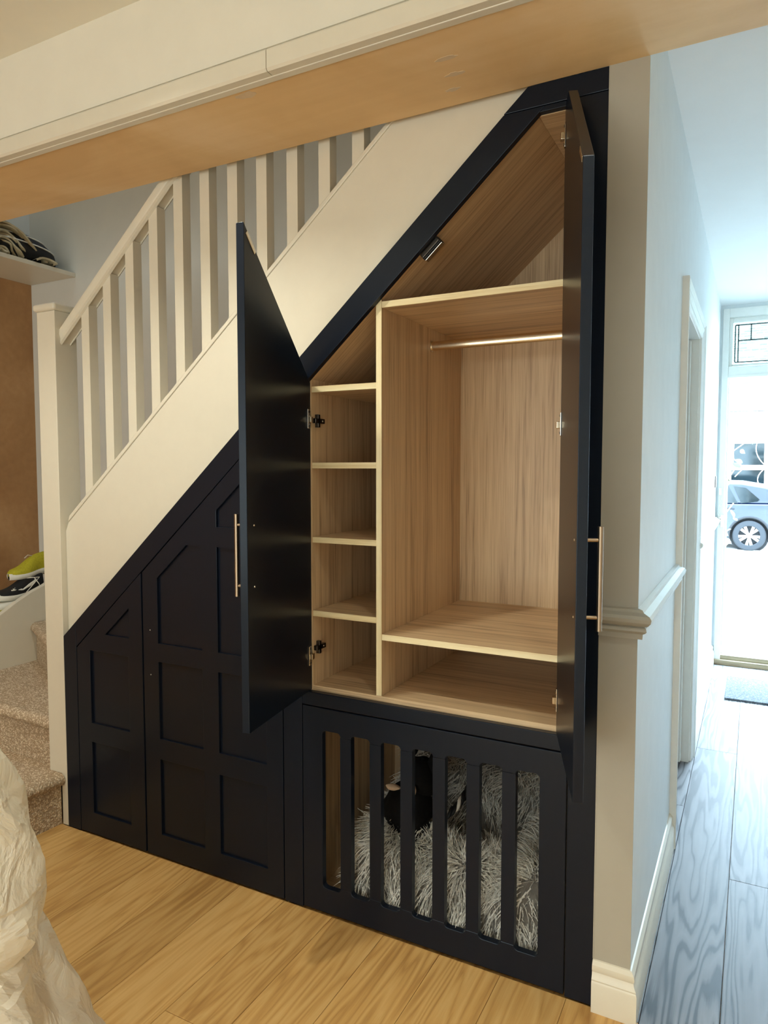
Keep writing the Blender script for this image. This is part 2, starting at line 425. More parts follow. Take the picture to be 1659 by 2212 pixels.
struct('wall_left_upper', MB().box(XL - 0.1, XL, YR, YB + 0.1, 2.443, 5.0), 'wall_grey', 'grey painted wall above the high shelf', 'wall')
struct('wall_left', MB().box(XL - 0.1, XL, YR, YB + 0.1, -0.1, 2.443), 'plaster_brown', 'bare brown plaster wall behind the winder steps at far left', 'wall')
struct('wall_stairs', MB().box(XL, 0.0, YB, YB + 0.1, -0.1, 5.0), 'wall_grey', 'plain painted stairwell wall behind the balusters', 'wall')
struct('wall_rear', MB().box(XL, XR, YR - 0.1, YR, -0.1, CEIL), 'wall', 'plain room wall facing the cupboards', 'wall')
struct('wall_right', MB().box(XR, XR + 0.1, YR, YF, -0.1, CEIL + 0.1), 'white_wall', 'plain wall along the right of room and hall', 'wall')
struct('ceiling', MB().box(XL, XR, YR, -0.33, CEIL, CEIL + 0.1), 'ceiling', 'cream painted room ceiling above the beam', 'ceiling')
struct('ceiling_hall', MB().box(0.0, XR, 0.0, YF + 0.2, HALL_C, HALL_C + 0.1), 'white_wall', 'pale blue-white hall ceiling leading to the front door', 'ceiling')
# beam over the cupboards: bare plaster underside, painted face toward the room
bm_ = thing('ceiling_beam', 'deep plastered beam crossing the top of the picture with white trunking', 'beam', (-1, -0.17, BEAM_Z), kind='structure')
obj('beam_core', MB().box(XL, XR, -0.323, 0.0, BEAM_Z, 5.0), 'plaster', bm_)
obj('painted_face', MB().box(XL, XR, -0.350, -0.3235, 2.432, CEIL), 'wall', bm_)
obj('corner_bead', MB().box(XL, XR, -0.345, -0.3235, 2.362, 2.4315), 'white', bm_, bevel=0.002)
for (a, b) in ((XL, -0.742), (-0.740, XR)):
    obj('trunking', MB().prism([[(-0.345, 2.364), (-0.366, 2.364), (-0.371, 2.370), (-0.371, 2.412), (-0.367, 2.417), (-0.345, 2.417)]], a, b, 'YZ'), 'white', bm_, smooth=30)
for (cx, cy, r, s) in ((-0.86, -0.30, 0.018, 1.6), (-0.335, -0.21, 0.010, 2.8), (-0.345, -0.14, 0.010, 2.6), (-0.375, -0.075, 0.009, 2.4)):
    pts = []
    for k in range(14):
        a = 2 * pi * k / 14; q = r * (0.7 + 0.5 * rp.random()); pts.append((cx + q * s * cos(a), cy + q * 0.8 * sin(a)))
    obj('filler_patch', MB().prism([pts], BEAM_Z - 0.0006, BEAM_Z + 0.0004, 'XY'), 'filler', bm_)

# hall wall with a doorway (wall face x = WX)
wh = thing('wall_hall', 'pale hall wall and pier beside the open navy door', 'wall', (0.046, 1.8, 0), kind='structure')
obj('wall_panel', MB().box(0.001, WX, 0.004, 1.00, -0.1, 2.60), 'wall_hall', wh)
obj('pier_end', MB().box(0.001, WX, 0.0, 0.0035, 0.0, BEAM_Z), 'greige', wh, label='end of the hall wall, shade put into its paint colour')
obj('wall_panel', MB().box(0.001, WX, 1.80, YF, -0.1, 2.60), 'wall_hall', wh)
obj('wall_panel', MB().box(0.001, WX, 1.00, 1.80, 2.015, 2.60), 'wall_hall', wh)
def moulding(name, prof, label, segs, mat, cat):
    m = MB(); n = len(prof)
    for path in segs:
        rows = [[(p[0] + d * p[2], p[1] + d * p[3], z) for d, z in prof] for p in path]
        for i in range(len(rows) - 1):
            vs = rows[i] + rows[i + 1]
            m.add(vs, [(k, k + n, k + n + 1, k + 1) for k in range(n - 1)])
        m.add(rows[0], [tuple(range(n))]); m.add(rows[-1], [tuple(range(n - 1, -1, -1))])
    return struct(name, m, mat, label, cat, smooth=28)
SK = [(0, 0), (0.019, 0), (0.019, 0.078), (0.0165, 0.083), (0.017, 0.087), (0.012, 0.096), (0.010, 0.104), (0.0125, 0.112), (0.011, 0.122), (0.004, 0.131), (0, 0.132)]
DA = [(0, 0.984), (0.013, 0.984), (0.014, 0.997), (0.019, 1.000), (0.024, 1.005), (0.022, 1.013), (0.018, 1.016), (0.027, 1.020), (0.034, 1.028), (0.036, 1.037), (0.031, 1.044), (0.016, 1.050), (0.012, 1.056), (0, 1.058)]
near = [(0.0, 0.0, 0, -1), (WX, 0.0, 1, -1), (WX, 0.925, 1, 0)]
far = [(WX, 1.872, 1, 0), (WX, YF, 1, 0)]
moulding('baseboard_pier', SK, 'cream moulded skirting wrapping the pier corner into the hall', [near], 'white', 'skirting')
moulding('baseboard_hall', SK, 'white moulded skirting beyond the hall doorway', [far], 'white_trim', 'skirting')
moulding('trim_1', DA, 'moulded dado rail across the pier end at waist height, shade put into its colour', [near[:2]], 'greige', 'dado rail')
moulding('trim_3', DA, 'pale moulded dado rail from the pier corner to the hall doorway', [near[1:]], 'wall_hall', 'dado rail')
moulding('trim_2', DA, 'moulded dado rail on the hall wall beyond the doorway', [far], 'white_trim', 'dado rail')
# hall doorway: architrave, lining and the leaf standing open into the side room
dr = thing('door_1', 'white side-room doorway in the hall with its leaf standing open', 'door', (0.05, 1.4, 0), kind='structure')
AR = [(0, 0), (0.022, 0), (0.024, 0.006), (0.020, 0.014), (0.016, 0.022), (0.018, 0.034), (0.012, 0.050), (0.014, 0.066), (0.010, 0.076), (0, 0.078)]
def arch_post(y0, sgn, z1, name):
    m = MB(); n = len(AR)
    r0 = [(WX + d, y0 + sgn * (0.078 - t), 0) for d, t in AR]; r1 = [(WX + d, y0 + sgn * (0.078 - t), z1 + (0.078 - t)) for d, t in AR]
    m.add(r0 + r1, [(k, k + 1, k + 1 + n, k + n) if sgn < 0 else (k, k + n, k + 1 + n, k + 1) for k in range(n - 1)])
    m.add(r1, [tuple(range(n))])
    return obj(name, m, 'white_trim', dr, smooth=28)
arch_post(1.00, -1, 2.0, 'architrave'); arch_post(1.80, 1, 2.0, 'architrave')
m = MB(); n = len(AR)
r0 = [(WX + d, 1.00 - (0.078 - t), 2.0 + (0.078 - t)) for d, t in AR]; r1 = [(WX + d, 1.80 + (0.078 - t), 2.0 + (0.078 - t)) for d, t in AR]
m.add(r0 + r1, [(k, k + n, k + n + 1, k + 1) for k in range(n - 1)]); obj('architrave', m, 'white_trim', dr, smooth=28)
obj('door_lining', MB().box(-0.005, WX + 0.002, 1.000, 1.022, 0, 2.015).box(-0.005, WX + 0.002, 1.782, 1.80, 0, 2.015).box(-0.005, WX + 0.002, 1.022, 1.782, 1.995, 2.015), 'white_trim', dr)
leaf = obj('door_leaf', MB().box(-0.69, 0.06, 1.735, 1.775, 0.012, 1.985), 'white_trim', dr, bevel=0.002)
obj('door_handle', MB().tube([(0.028, 1.735, 0.985), (0.028, 1.69, 0.985)], 0.009).tube([(0.028, 1.695, 0.985), (-0.06, 1.692, 0.985)], 0.008).box(0.006, 0.05, 1.731, 1.736, 0.955, 1.015), 'chrome', leaf, smooth=40)
struct('wall_side_room', MB().box(-2.2, -2.1, YB + 0.1, YF, -0.1, 2.6).box(-2.1, 0.001, YF, YF + 0.1, -0.1, 2.6).box(-2.1, 0.001, YB + 0.1, YF, 2.54, 2.6).box(-2.1, 0.001, YB + 0.1, YF, -0.1, -0.001), 'wall_hall', 'plain walls of the side room behind the hall doorway', 'wall')

# front door end of the hall
struct('wall_front', MB().box(WX, 0.108, YF, YF + 0.2, -0.1, 2.6).box(1.03, XR, YF, YF + 0.2, -0.1, 2.6).box(0.108, 1.03, YF, YF + 0.2, 2.515, 2.6).box(0.108, 1.03, YF, YF + 0.2, -0.4, 0.0), 'wall_hall', 'white wall around the open front door', 'wall')
fd = thing('door_2', 'open front doorway with white frame and timber sill looking onto the street', 'door', (0.56, YF + 0.05, 0), kind='structure')
obj('frame_post', MB().box(0.108, 0.150, YF - 0.012, YF + 0.12, 0.03, 2.515).box(0.150, 0.164, YF + 0.055, YF + 0.12, 0.03, 2.06), 'white_trim', fd, bevel=0.003)
obj('frame_post', MB().box(0.985, 1.03, YF - 0.012, YF + 0.12, 0.03, 2.515), 'white_trim', fd, bevel=0.003)
obj('frame_head', MB().box(0.150, 0.985, YF - 0.012, YF + 0.12, 2.455, 2.515), 'white_trim', fd, bevel=0.003)
obj('transom_rail', MB().box(0.150, 0.985, YF - 0.012, YF + 0.12, 2.045, 2.115).box(0.150, 0.985, YF - 0.02, YF + 0.0, 2.035, 2.052), 'white_trim', fd, bevel=0.003)
obj('sill', MB().box(0.105, 1.03, YF - 0.03, YF + 0.14, 0.0, 0.035).box(0.112, 1.03, YF + 0.0, YF + 0.14, 0.035, 0.065), 'threshold', fd, bevel=0.004)
ck = obj('door_chain', MB().box(0.112, 0.132, YF - 0.024, YF - 0.012, 1.215, 1.265), 'chrome', fd, bevel=0.002)
mm = MB()
for k in range(14):
    zc = 1.21 - k * 0.0125; a = (k % 2) * pi / 2; xx = 0.120 + 0.006 * sin(k * 0.5)
    mm.tube([(xx + 0.005 * cos(t) * cos(a), YF - 0.02 + 0.005 * cos(t) * sin(a), zc + 0.009 * sin(t)) for t in [2 * pi * j / 10 for j in range(11)]], 0.0014, 5, False)
obj('chain_link', mm, 'chrome', ck, smooth=40)
obj('lock_keep', MB().box(0.128, 0.152, YF - 0.026, YF - 0.010, 0.985, 1.075).box(0.118, 0.130, YF - 0.022, YF - 0.012, 1.045, 1.06), 'chrome', fd, bevel=0.002)
obj('light_switch', MB().box(WX, WX + 0.008, 3.55, 3.63, 1.27, 1.35), 'darkmetal', wh, bevel=0.002)
w1 = thing('window_1', 'leaded fanlight window above the open front door', 'window', (0.56, YF + 0.06, 2.115), kind='structure')
obj('window_frame', MB().box(0.150, 0.172, YF + 0.03, YF + 0.09, 2.115, 2.455).box(0.963, 0.985, YF + 0.03, YF + 0.09, 2.115, 2.455).box(0.172, 0.963, YF + 0.03, YF + 0.09, 2.425, 2.455).box(0.172, 0.963, YF + 0.03, YF + 0.09, 2.115, 2.135), 'white_trim', w1, bevel=0.003)
obj('pane', MB().box(0.172, 0.963, YF + 0.058, YF + 0.062, 2.135, 2.425), 'leaded', w1)
def came(x0, x1, z0, z1): obj('lead_came', MB().box(x0, x1, YF + 0.055, YF + 0.065, z0, z1), 'lead', w1)
for xx in (0.186, 0.206, 0.930, 0.949): came(xx - 0.0045, xx + 0.0045, 2.150, 2.408)
for zz in (2.150, 2.408): came(0.186, 0.949, zz - 0.0045, zz + 0.0045)
for xx in (0.285, 0.430, 0.705, 0.850): came(xx - 0.0045, xx + 0.0045, 2.30, 2.408)
for zz in (2.30,): came(0.206, 0.930, zz - 0.0045, zz + 0.0045)
tag(obj('door_mat', MB().prism([rrect(0.21, 0.90, 2.885, 3.40, 0.006)], 0.0, 0.012, 'XY'), 'mat', bevel=0.002), 'grey coir door mat lying inside the open front door', 'door mat')

# recessed ceiling lamps (each carries its own light)
def downlight(x, y, power, label):
    t = thing('ceiling_downlight', label, 'downlight', (x, y, CEIL), group='recessed ceiling downlights')
    obj('trim_ring', MB().lathe([(0.032, -0.001), (0.034, -0.006), (0.044, -0.005), (0.046, 0.0)], (x, y, CEIL), 24), 'white_trim', t, smooth=40)
    obj('lamp_disc', MB().lathe([(0.0, -0.002), (0.0325, -0.002)], (x, y, CEIL), 24), 'lamp', t)
    l = bpy.data.lights.new('downlight', 'SPOT'); l.energy = power; l.color = (1.0, 1.0, 0.86); l.spot_size = radians(122); l.spot_blend = 0.5; l.shadow_soft_size = 0.03
    o = bpy.data.objects.new('downlight_beam', l); COL.objects.link(o); o.location = (x, y, CEIL - 0.012); place(o, t)
downlight(-1.06, -0.84, 118, 'ceiling downlight nearest the beam on the left')
downlight(0.34, -1.02, 36, 'ceiling downlight nearest the hall opening')
downlight(-2.45, -1.00, 38, 'ceiling downlight nearest the plaster wall')
for i, (x, y) in enumerate(((-2.4, -2.9), (-1.0, -2.9), (0.4, -2.9))):
    downlight(x, y, 60, ('left', 'middle', 'right')[i] + ' ceiling downlight of the row at the back of the room')

# ================================================================== STAIRCASE
st = thing('staircase', 'white painted staircase with carpeted winder steps and square balusters', 'staircase', (-2.06, 0.05, 0))
NX0, NX1, NY0, NY1 = -2.113, -2.013, 0.0, 0.097
nw = obj('newel_post', MB().box(NX0, NX1, NY0, NY1, 0.205, 1.996), 'white', st, bevel=0.002)
capm = MB()
capm.box(NX0 - 0.012, NX1 + 0.012, NY0 - 0.012, NY1 + 0.012, 1.996, 2.024)
obj('cap', capm, 'white', nw, bevel=0.011, seg=4)
obj('base_block', MB().box(-2.045, -2.014, 0.001, 0.05, 0.0, 0.235), 'white', st, bevel=0.0015)
# outer string with its capping
S0, S1 = -2.012, -0.30
sp = [(S0, 0.64), (S0, 1.155), (-1.995, 1.175), (S0 + 0.02, z_str(S0 + 0.02) - 0.018), (S1, z_str(S1) - 0.018), (0.0, z_str(S1) - 0.018), (0.0, z_out(0.0) - 0.05), (-1.98, z_out(-1.98) - 0.05)]
sp = [(S0, z_out(S0) - 0.06), (S0, 1.160), (-1.995, z_str(-1.995) - 0.018), (-0.05, z_str(-0.05) - 0.018), (-0.05, z_out(-0.05) - 0.06)]
strg = obj('outer_string', MB().prism([sp], 0.024, 0.052, 'XZ'), 'white', st, bevel=0.001)
cp = [(-1.995, z_str(-1.995) - 0.018), (-1.985, z_str(-1.985) + 0.0), (-0.05, z_str(-0.05)), (-0.05, z_str(-0.05) - 0.018)]
obj('capping', MB().prism([cp], 0.020, 0.074, 'XZ'), 'white', strg, bevel=0.0025)
# handrail
zr = lambda x: 1.939 + 0.853 * (x + 2.013)
def rail_sec(x):
    h = zr(x)
    return [(x, 0.030, h - 0.068), (x, 0.022, h - 0.062), (x, 0.024, h - 0.045), (x, 0.019, h - 0.030), (x, 0.020, h - 0.012), (x, 0.030, h - 0.002), (x, 0.048, h + 0.002), (x, 0.066, h - 0.002),
            (x, 0.076, h - 0.012), (x, 0.077, h - 0.030), (x, 0.072, h - 0.045), (x, 0.074, h - 0.062), (x, 0.066, h - 0.068), (x, 0.066, h - 0.060), (x, 0.030, h - 0.060)]
m = MB(); a, b = rail_sec(NX1), rail_sec(-0.9); n = len(a)
m.add(a + b, [(k, (k + 1) % n, (k + 1) % n + n, k + n) for k in range(n)]); m.add(b, [tuple(range(n - 1, -1, -1))])
obj('handrail', m, 'white', st, smooth=32)
# balusters, one mesh shared (same length between rail and string)
def bal_mesh():
    m = MB(); w = 0.040; y0, y1 = 0.030, 0.068
    zb = lambda x: 0.845 * x; zt = lambda x: 0.853 * x
    x0, x1 = 0.0, w
    h0 = 0.0; H = zr(-1.90) - 0.060 - z_str(-1.90)
    vs = [(x0, y0, zb(x0)), (x1, y0, zb(x1)), (x1, y1, zb(x1)), (x0, y1, zb(x0)), (x0, y0, H + zt(x0)), (x1, y0, H + zt(x1)), (x1, y1, H + zt(x1)), (x0, y1, H + zt(x0))]
    m.add(vs, [(3, 2, 1, 0), (4, 5, 6, 7), (0, 1, 5, 4), (1, 2, 6, 5), (2, 3, 7, 6), (3, 0, 4, 7)])
    return m.mesh('baluster')
bme = bal_mesh()
for i in range(12):
    x0 = -1.902 + 0.1168 * i
    obj('baluster', None, 'white', st, me=bme, loc=(x0, 0, z_str(x0) - 0.002))
# carpeted winders and flight
def step(poly, z0, z1, nose_edges, name='carpeted_step'):
    """block with a rolled carpet nosing along the given edges"""
    m = MB().prism([poly], z0, z1 - 0.012, 'XY')
    # tread skin
    m.prism([poly], z1 - 0.013, z1, 'XY')
    for (i, j) in nose_edges:
        a, b = Vector(poly[i] + (0,)), Vector(poly[j] + (0,)); d = (b - a).normalized(); nrm = Vector((d.y, -d.x, 0))
        prof = [(-0.016, z1 - 0.002), (-0.010, z1 + 0.0012), (0.004, z1 + 0.001), (0.018, z1 - 0.006), (0.027, z1 - 0.018), (0.027, z1 - 0.032), (0.018, z1 - 0.043), (0.004, z1 - 0.048), (0.0, z1 - 0.052)]
        rows = [[tuple(p + nrm * q + Vector((0, 0, z))) for q, z in prof] for p in (a, b)]
        n = len(prof); m.add(rows[0] + rows[1], [(k, k + n, k + n + 1, k + 1) for k in range(n - 1)])
        m.add(rows[0], [tuple(range(n))]); m.add(rows[1], [tuple(range(n - 1, -1, -1))])
    return obj(name, m, 'carpet', st, smooth=50)
step([(-2.050, 0.0), (-2.115, 0.035), (-2.95, 0.075), (-2.95, -0.72), (-2.105, -0.72)], 0.0, 0.205, [(4, 0)])
step([(-2.113, 0.028), (-2.113, 0.10), (-2.10, 0.845), (-2.95, 0.845), (-2.95, 0.068)], 0.205, 0.405, [(4, 0)])
step([(-2.10, 0.12), (-2.10, 0.845), (-2.95, 0.845), (-2.95, 0.56)], 0.405, 0.605, [(3, 0)])
for k in range(9):
    x0 = -2.08 + 0.222 * k; z1 = z_in(x0) + 0.285
    step([(x0, 0.055), (x0 + 0.236, 0.055), (x0 + 0.236, 0.845), (x0, 0.845)], z1 - 0.030, z1, [(3, 0)])
    obj('riser', MB().box(x0 + 0.004, x0 + 0.016, 0.055, 0.845, z1 - 0.19, z1 - 0.031), 'carpet', st)
# wall string with swept top, painted
ws = [(-0.75, 0.0), (YB - 0.001, 0.0), (YB - 0.001, 0.93), (0.72, 0.840), (0.62, 0.792), (0.54, 0.765), (0.46, 0.728), (0.38, 0.684), (0.28, 0.625), (0.15, 0.555), (-0.05, 0.475), (-0.35, 0.41), (-0.75, 0.37)]
obj('wall_string', MB().prism([ws], -2.982, -2.951, 'YZ'), 'white', st, bevel=0.003)
tag(obj('boxed_ledge', MB().box(XL + 0.001, -2.984, -0.75, YB - 0.002, 0.0, 0.615), 'plaster_brown'), 'boxed-in ledge behind the curved stair string carrying shoes', 'ledge', kind='structure')
struct('wall_upstairs', MB().box(1.20, 1.30, 0.0, YB, 2.70, 5.0).box(XL, 1.2, 0.0, YB, 5.0, 5.1).box(0.0, 1.2, 0.0, YB, HALL_C + 0.1, HALL_C + 0.16).box(0.0, 1.3, YB, YB + 0.1, 2.64, 5.0), 'wall_grey', 'upper stairwell walls and landing under a closed ceiling', 'wall')

# wall shelf with bag and blanket
sh = tag(obj('wall_shelf', MB().box(XL + 0.001, -2.942, 0.03, YB - 0.001, 2.432, 2.454), 'white', bevel=0.002), 'white shelf high on the plaster wall above the newel', 'shelf')
bag = thing('holdall_bag', 'round black holdall with white piping on the high shelf', 'bag', (-3.10, 0.50, 2.454))
def sup(u, v, c, r, ex=1.0, flatb=True):
    a = 2 * pi * u; b = -pi / 2 + pi * v
    x, y, z = cos(b) * cos(a), cos(b) * sin(a), sin(b)
    return (c[0] + r[0] * x, c[1] + r[1] * y, c[2] + r[2] * (z if z > 0 else z * 0.55))
obj('bag_body', MB().grid(lambda u, v: sup(u, v, (-3.115, 0.560, 2.505), (0.160, 0.285, 0.125)), 32, 15, True), 'blackcloth', bag, smooth=True)
for hz, rr in ((2.545, 0.947), (2.585, 0.768)):
    obj('piping', MB().tube([(-3.115 + 0.160 * rr * cos(t) * 1.015, 0.560 + 0.285 * rr * sin(t) * 1.015, hz) for t in [2 * pi * k / 40 for k in range(41)]], 0.0035, 6, False), 'whitecord', bag, smooth=True)
bl = thing('folded_blanket', 'crumpled cream blanket spilling over the black holdall on the shelf', 'blanket', (-3.0, 0.42, 2.454))
def ribbon(ctrl, x0, x1, th, seed):
    r = random.Random(seed); m = MB(); n = len(ctrl)
    P = [Vector((0, c[0], c[1])) for c in ctrl]
    out = []
    for i in range(n):   # Catmull-Rom
        p0, p1, p2, p3 = P[max(i - 1, 0)], P[i], P[min(i + 1, n - 1)], P[min(i + 2, n - 1)]
        if i == n - 1: out.append(p1); break
        for k in range(5):
            t = k / 5; out.append(0.5 * ((2 * p1) + (p2 - p0) * t + (2 * p0 - 5 * p1 + 4 * p2 - p3) * t * t + (3 * p1 - p0 - 3 * p2 + p3) * t ** 3))
    rows = []
    for i, p in enumerate(out):
        d = (out[min(i + 1, len(out) - 1)] - out[max(i - 1, 0)]).normalized(); nr = Vector((0, -d.z, d.y))
        rows.append((p + nr * th, p - nr * th))
    nx = 7
    for side in (0, 1):
        vs = []
        for i, rw in enumerate(rows):
            for k in range(nx):
                t = k / (nx - 1); vs.append((x0 + (x1 - x0) * t + 0.012 * sin(i * 0.35 + seed) * t, rw[side].y + 0.006 * sin(t * 5 + i * 0.2), rw[side].z * (1 - 0.0) - 0.02 * (1 - t)))
        fs = []
        for i in range(len(rows) - 1):
            for k in range(nx - 1):
                q = (i * nx + k, i * nx + k + 1, (i + 1) * nx + k + 1, (i + 1) * nx + k); fs.append(q if side else q[::-1])
        m.add(vs, fs)
    o = len(m.v) // 2
    m.f += [(i * nx + nx - 1, (i + 1) * nx + nx - 1, o + (i + 1) * nx + nx - 1, o + i * nx + nx - 1) for i in range(len(rows) - 1)]
    return m
folds = [[(0.27, 2.462), (0.30, 2.50), (0.36, 2.56), (0.43, 2.595), (0.50, 2.60), (0.56, 2.57), (0.61, 2.52), (0.66, 2.50), (0.70, 2.475)],
         [(0.30, 2.463), (0.35, 2.51), (0.41, 2.545), (0.47, 2.555), (0.52, 2.53), (0.56, 2.49), (0.60, 2.465)],
         [(0.34, 2.462), (0.38, 2.495), (0.43, 2.52), (0.48, 2.515), (0.50, 2.485), (0.54, 2.462)],
         [(0.38, 2.462), (0.41, 2.48), (0.45, 2.49), (0.47, 2.47), (0.49, 2.462)],
         [(0.24, 2.463), (0.29, 2.53), (0.36, 2.585), (0.43, 2.61), (0.49, 2.615), (0.55, 2.59), (0.60, 2.545), (0.645, 2.515), (0.66, 2.49), (0.64, 2.475)],
         [(0.32, 2.463), (0.365, 2.52), (0.42, 2.56), (0.47, 2.57), (0.52, 2.545), (0.545, 2.51), (0.57, 2.50), (0.60, 2.49)],
         [(0.36, 2.462), (0.395, 2.505), (0.44, 2.535), (0.485, 2.53), (0.51, 2.50), (0.54, 2.48), (0.57, 2.465)],
         [(0.40, 2.462), (0.42, 2.468), (0.44, 2.478), (0.455, 2.468), (0.46, 2.462)],
         [(0.62, 2.462), (0.66, 2.485), (0.70, 2.49), (0.73, 2.475), (0.71, 2.464)]]
for i, c in enumerate(folds):
    obj('fold', ribbon(c, -3.12, -2.975 + 0.004 * i, 0.0045, i), 'cream', bl, smooth=60)

# shoes on the ledge
def shoe_parts(mir=1, L=0.27):
    """sole and upper along +y (toe at y=0), about 0.095 wide"""
    def width(t): return 0.036 + 0.013 * exp(-((t - 0.30) / 0.2) ** 2) - 0.004 * exp(-((t - 0.62) / 0.12) ** 2) if 0 < t < 1 else 0.0
    N = 18
    def outl(t):
        e = min(t, 1 - t); return width(max(0.02, min(0.98, t))) * min(1, sqrt(max(e, 0) / 0.09))
    def sole(u, v):
        t = v; a = 2 * pi * u; w = max(outl(t), 0.002) + 0.004
        zc = 0.016 + 0.010 * max(0, 0.25 - t) * 2
        return (w * cos(a), t * L, zc + (0.016 + 0.008 * t) * max(-1, min(1, 1.6 * sin(a))))
    def upper(u, v):
        t = v; a = pi * u; w = max(outl(t), 0.002)
        h = 0.030 + 0.052 * (1 / (1 + exp(-(t - 0.42) * 13))) + 0.006 * t
        if t > 0.97: h *= 0.96
        e = min(1, (t / 0.10) ** 0.5) if t < 0.10 else 1
        return (w * cos(a), t * L, 0.026 + h * e * (sin(a) ** 0.75))
    return MB().grid(sole, 16, N, True), MB().grid(upper, 13, N)
def shoe(label, loc, rot, cu, cs, extra=None):
    t = thing('trainer_shoe', label, 'shoe', loc, group='trainers piled behind the stair string')
    so, up = shoe_parts()
    e = []
    for nm, mb, mt in (('sole', so, cs), ('upper', up, cu)):
        o = obj(nm, mb, mt, None, smooth=50); o.parent = t; e.append(o)
    if extra: extra(t)
    t.rotation_euler = rot
    return t
def stripes(t):
    for k in range(3):
        pts = [(0.034 - 0.004 * k, 0.06 + 0.012 * k, 0.052 + 0.004 * k), (0.044, 0.12, 0.048), (0.043, 0.16 + 0.012 * k, 0.070), (0.037, 0.20, 0.085 + 0.003 * k)]
        o = obj('stripe', MB().tube(pts, 0.004, 6), 'sole', None, smooth=True); o.parent = t
    o = obj('shoelace', MB().tube([(0.02, 0.17, 0.10), (0.06, 0.175, 0.105), (0.075, 0.19, 0.07), (0.06, 0.215, 0.03)], 0.0022, 6), 'whitecord', None, smooth=True); o.parent = t
    o = obj('shoelace', MB().tube([(0.02, 0.16, 0.10), (0.055, 0.21, 0.10), (0.07, 0.16, 0.07), (0.068, 0.12, 0.035)], 0.0022, 6), 'whitecord', None, smooth=True); o.parent = t
def laces1(t):
    o = obj('shoelace', MB().tube([(0.0, 0.16, 0.10), (0.01, 0.12, 0.115), (0.02, 0.09, 0.105)], 0.002, 6), 'whitecord', None, smooth=True); o.parent = t
shoe('upturned lime-yellow trainer at the bottom of the shoe pile', (-3.06, 0.40, 0.716), (0, pi, 0.0), 'lime', 'sole')
shoe('black trainer with white stripes in the middle of the shoe pile', (-3.07, 0.43, 0.720), (0.03, 0, 0), 'blackcloth', 'sole', stripes)
shoe('lime-yellow knit trainer on top of the shoe pile', (-3.09, 0.515, 0.815), (0.10, 0.0, 0.06), 'lime', 'sole', laces1)

# ================================================================== FITTED CUPBOARDS
FR = 0.020   # face frame thickness
G = 0.0018
ff = thing('cupboard_face_frame', 'dark navy face frame following the underside of the stairs', 'cupboard frame', (-1.0, 0.01, 0))
obj('end_filler', MB().prism([[(-2.012, 0), (-1.941, 0), (-1.941, z_out(-1.941)), (-2.012, z_out(-2.012))]], 0, FR), 'navy', ff, bevel=0.0012)
ZT = 2.3105
xa = -1.13 + (ZT - 1.540) / SLOPE; xb = -1.13 + (ZT - 1.540 + 0.096) / SLOPE
obj('sloping_rail', MB().prism([[(-1.9395, z_in(-1.9395)), (xb, ZT), (xa, ZT), (-1.9395, z_out(-1.9395))]], 0, FR), 'navy', ff, bevel=0.0012)
ztop = BEAM_Z - 0.0002
xt = -1.13 + (ztop - 1.540) / SLOPE
obj('top_rail', MB().prism([[(xa, ZT + G), (-0.001, ZT + G), (-0.001, ztop), (xt, ztop)]], 0, FR), 'navy', ff, bevel=0.0012)
obj('head_strip', MB().prism([[(xb - 0.0138, 2.298), (-0.073, 2.298), (-0.073, ZT), (xb + 0.0002, ZT)]], 0.001, FR), 'navy', ff, bevel=0.0006)
obj('stile', MB().box(-0.0725, -0.001, 0, FR, 0.002, ZT), 'navy', ff, bevel=0.0012)
obj('stile', MB().prism([[(-0.9755, 0.002), (-0.9045, 0.002), (-0.9045, 0.662), (-0.9045, 0.7062), (-0.887, 0.7062), (-0.887, z_in(-0.887) - G), (-0.9755, z_in(-0.9755) - G)]], 0, FR), 'navy', ff, bevel=0.0012)
obj('middle_rail', MB().box(-0.9035, -0.0735, 0, FR, 0.6635, 0.7060), 'navy', ff, bevel=0.0022)
obj('edge_bead', MB().box(-0.0009, 0.002, -0.001, 0.0, 0.133, BEAM_Z), 'greige', ff)

# fronts with recessed panels
def shaker_front(t, name, outer, holes, th=0.020, rec=0.010):
    fr = obj(name, MB().prism([outer] + holes, 0.0, rec, 'XZ'), 'navy', t, bevel=0.0012)
    obj('back_board', MB().prism([outer], rec, th, 'XZ'), 'navy', fr)
    return fr
def fitted_panels(fr, holes, rec=0.010):
    for h in holes:
        obj('recessed_panel', MB().prism([h], rec - 0.0012, rec + 0.001, 'XZ'), 'navy', fr)
A0, A1 = -1.9395, -1.5915
t = thing('pull_out_unit', 'small handleless pull-out cupboard front with triangular panel nearest the newel', 'cupboard', (-1.765, 0.3, 0.0), group='navy pull-out units under the stairs')
ho = [[(-1.866, 0.087), (-1.667, 0.087), (-1.667, 0.364), (-1.866, 0.364)], [(-1.866, 0.438), (-1.664, 0.438), (-1.664, 0.717), (-1.866, 0.717)], [(-1.781, 0.786), (-1.658, 0.786), (-1.658, 0.786 + 0.123 * SLOPE)]]
fr = shaker_front(t, 'shaker_front', [(A0 + G, 0.004), (A1 - G, 0.004), (A1 - G, z_in(A1) - 0.004), (A0 + G, z_in(A0) - 0.004)], ho); fitted_panels(fr, ho)
obj('drawer_box', MB().box(A0 + 0.02, A1 - 0.02, 0.021, 0.62, 0.02, 0.62), 'oakZ', t)
t = thing('pull_out_unit', 'wide pull-out cupboard front with seven panels and two bare screw holes', 'cupboard', (-1.28, 0.3, 0.0), group='navy pull-out units under the stairs')
B0, B1 = -1.5880, -0.9775
LX, LY, RX, RY = -1.5145, -1.3115, -1.2420, -1.0440
ho = []
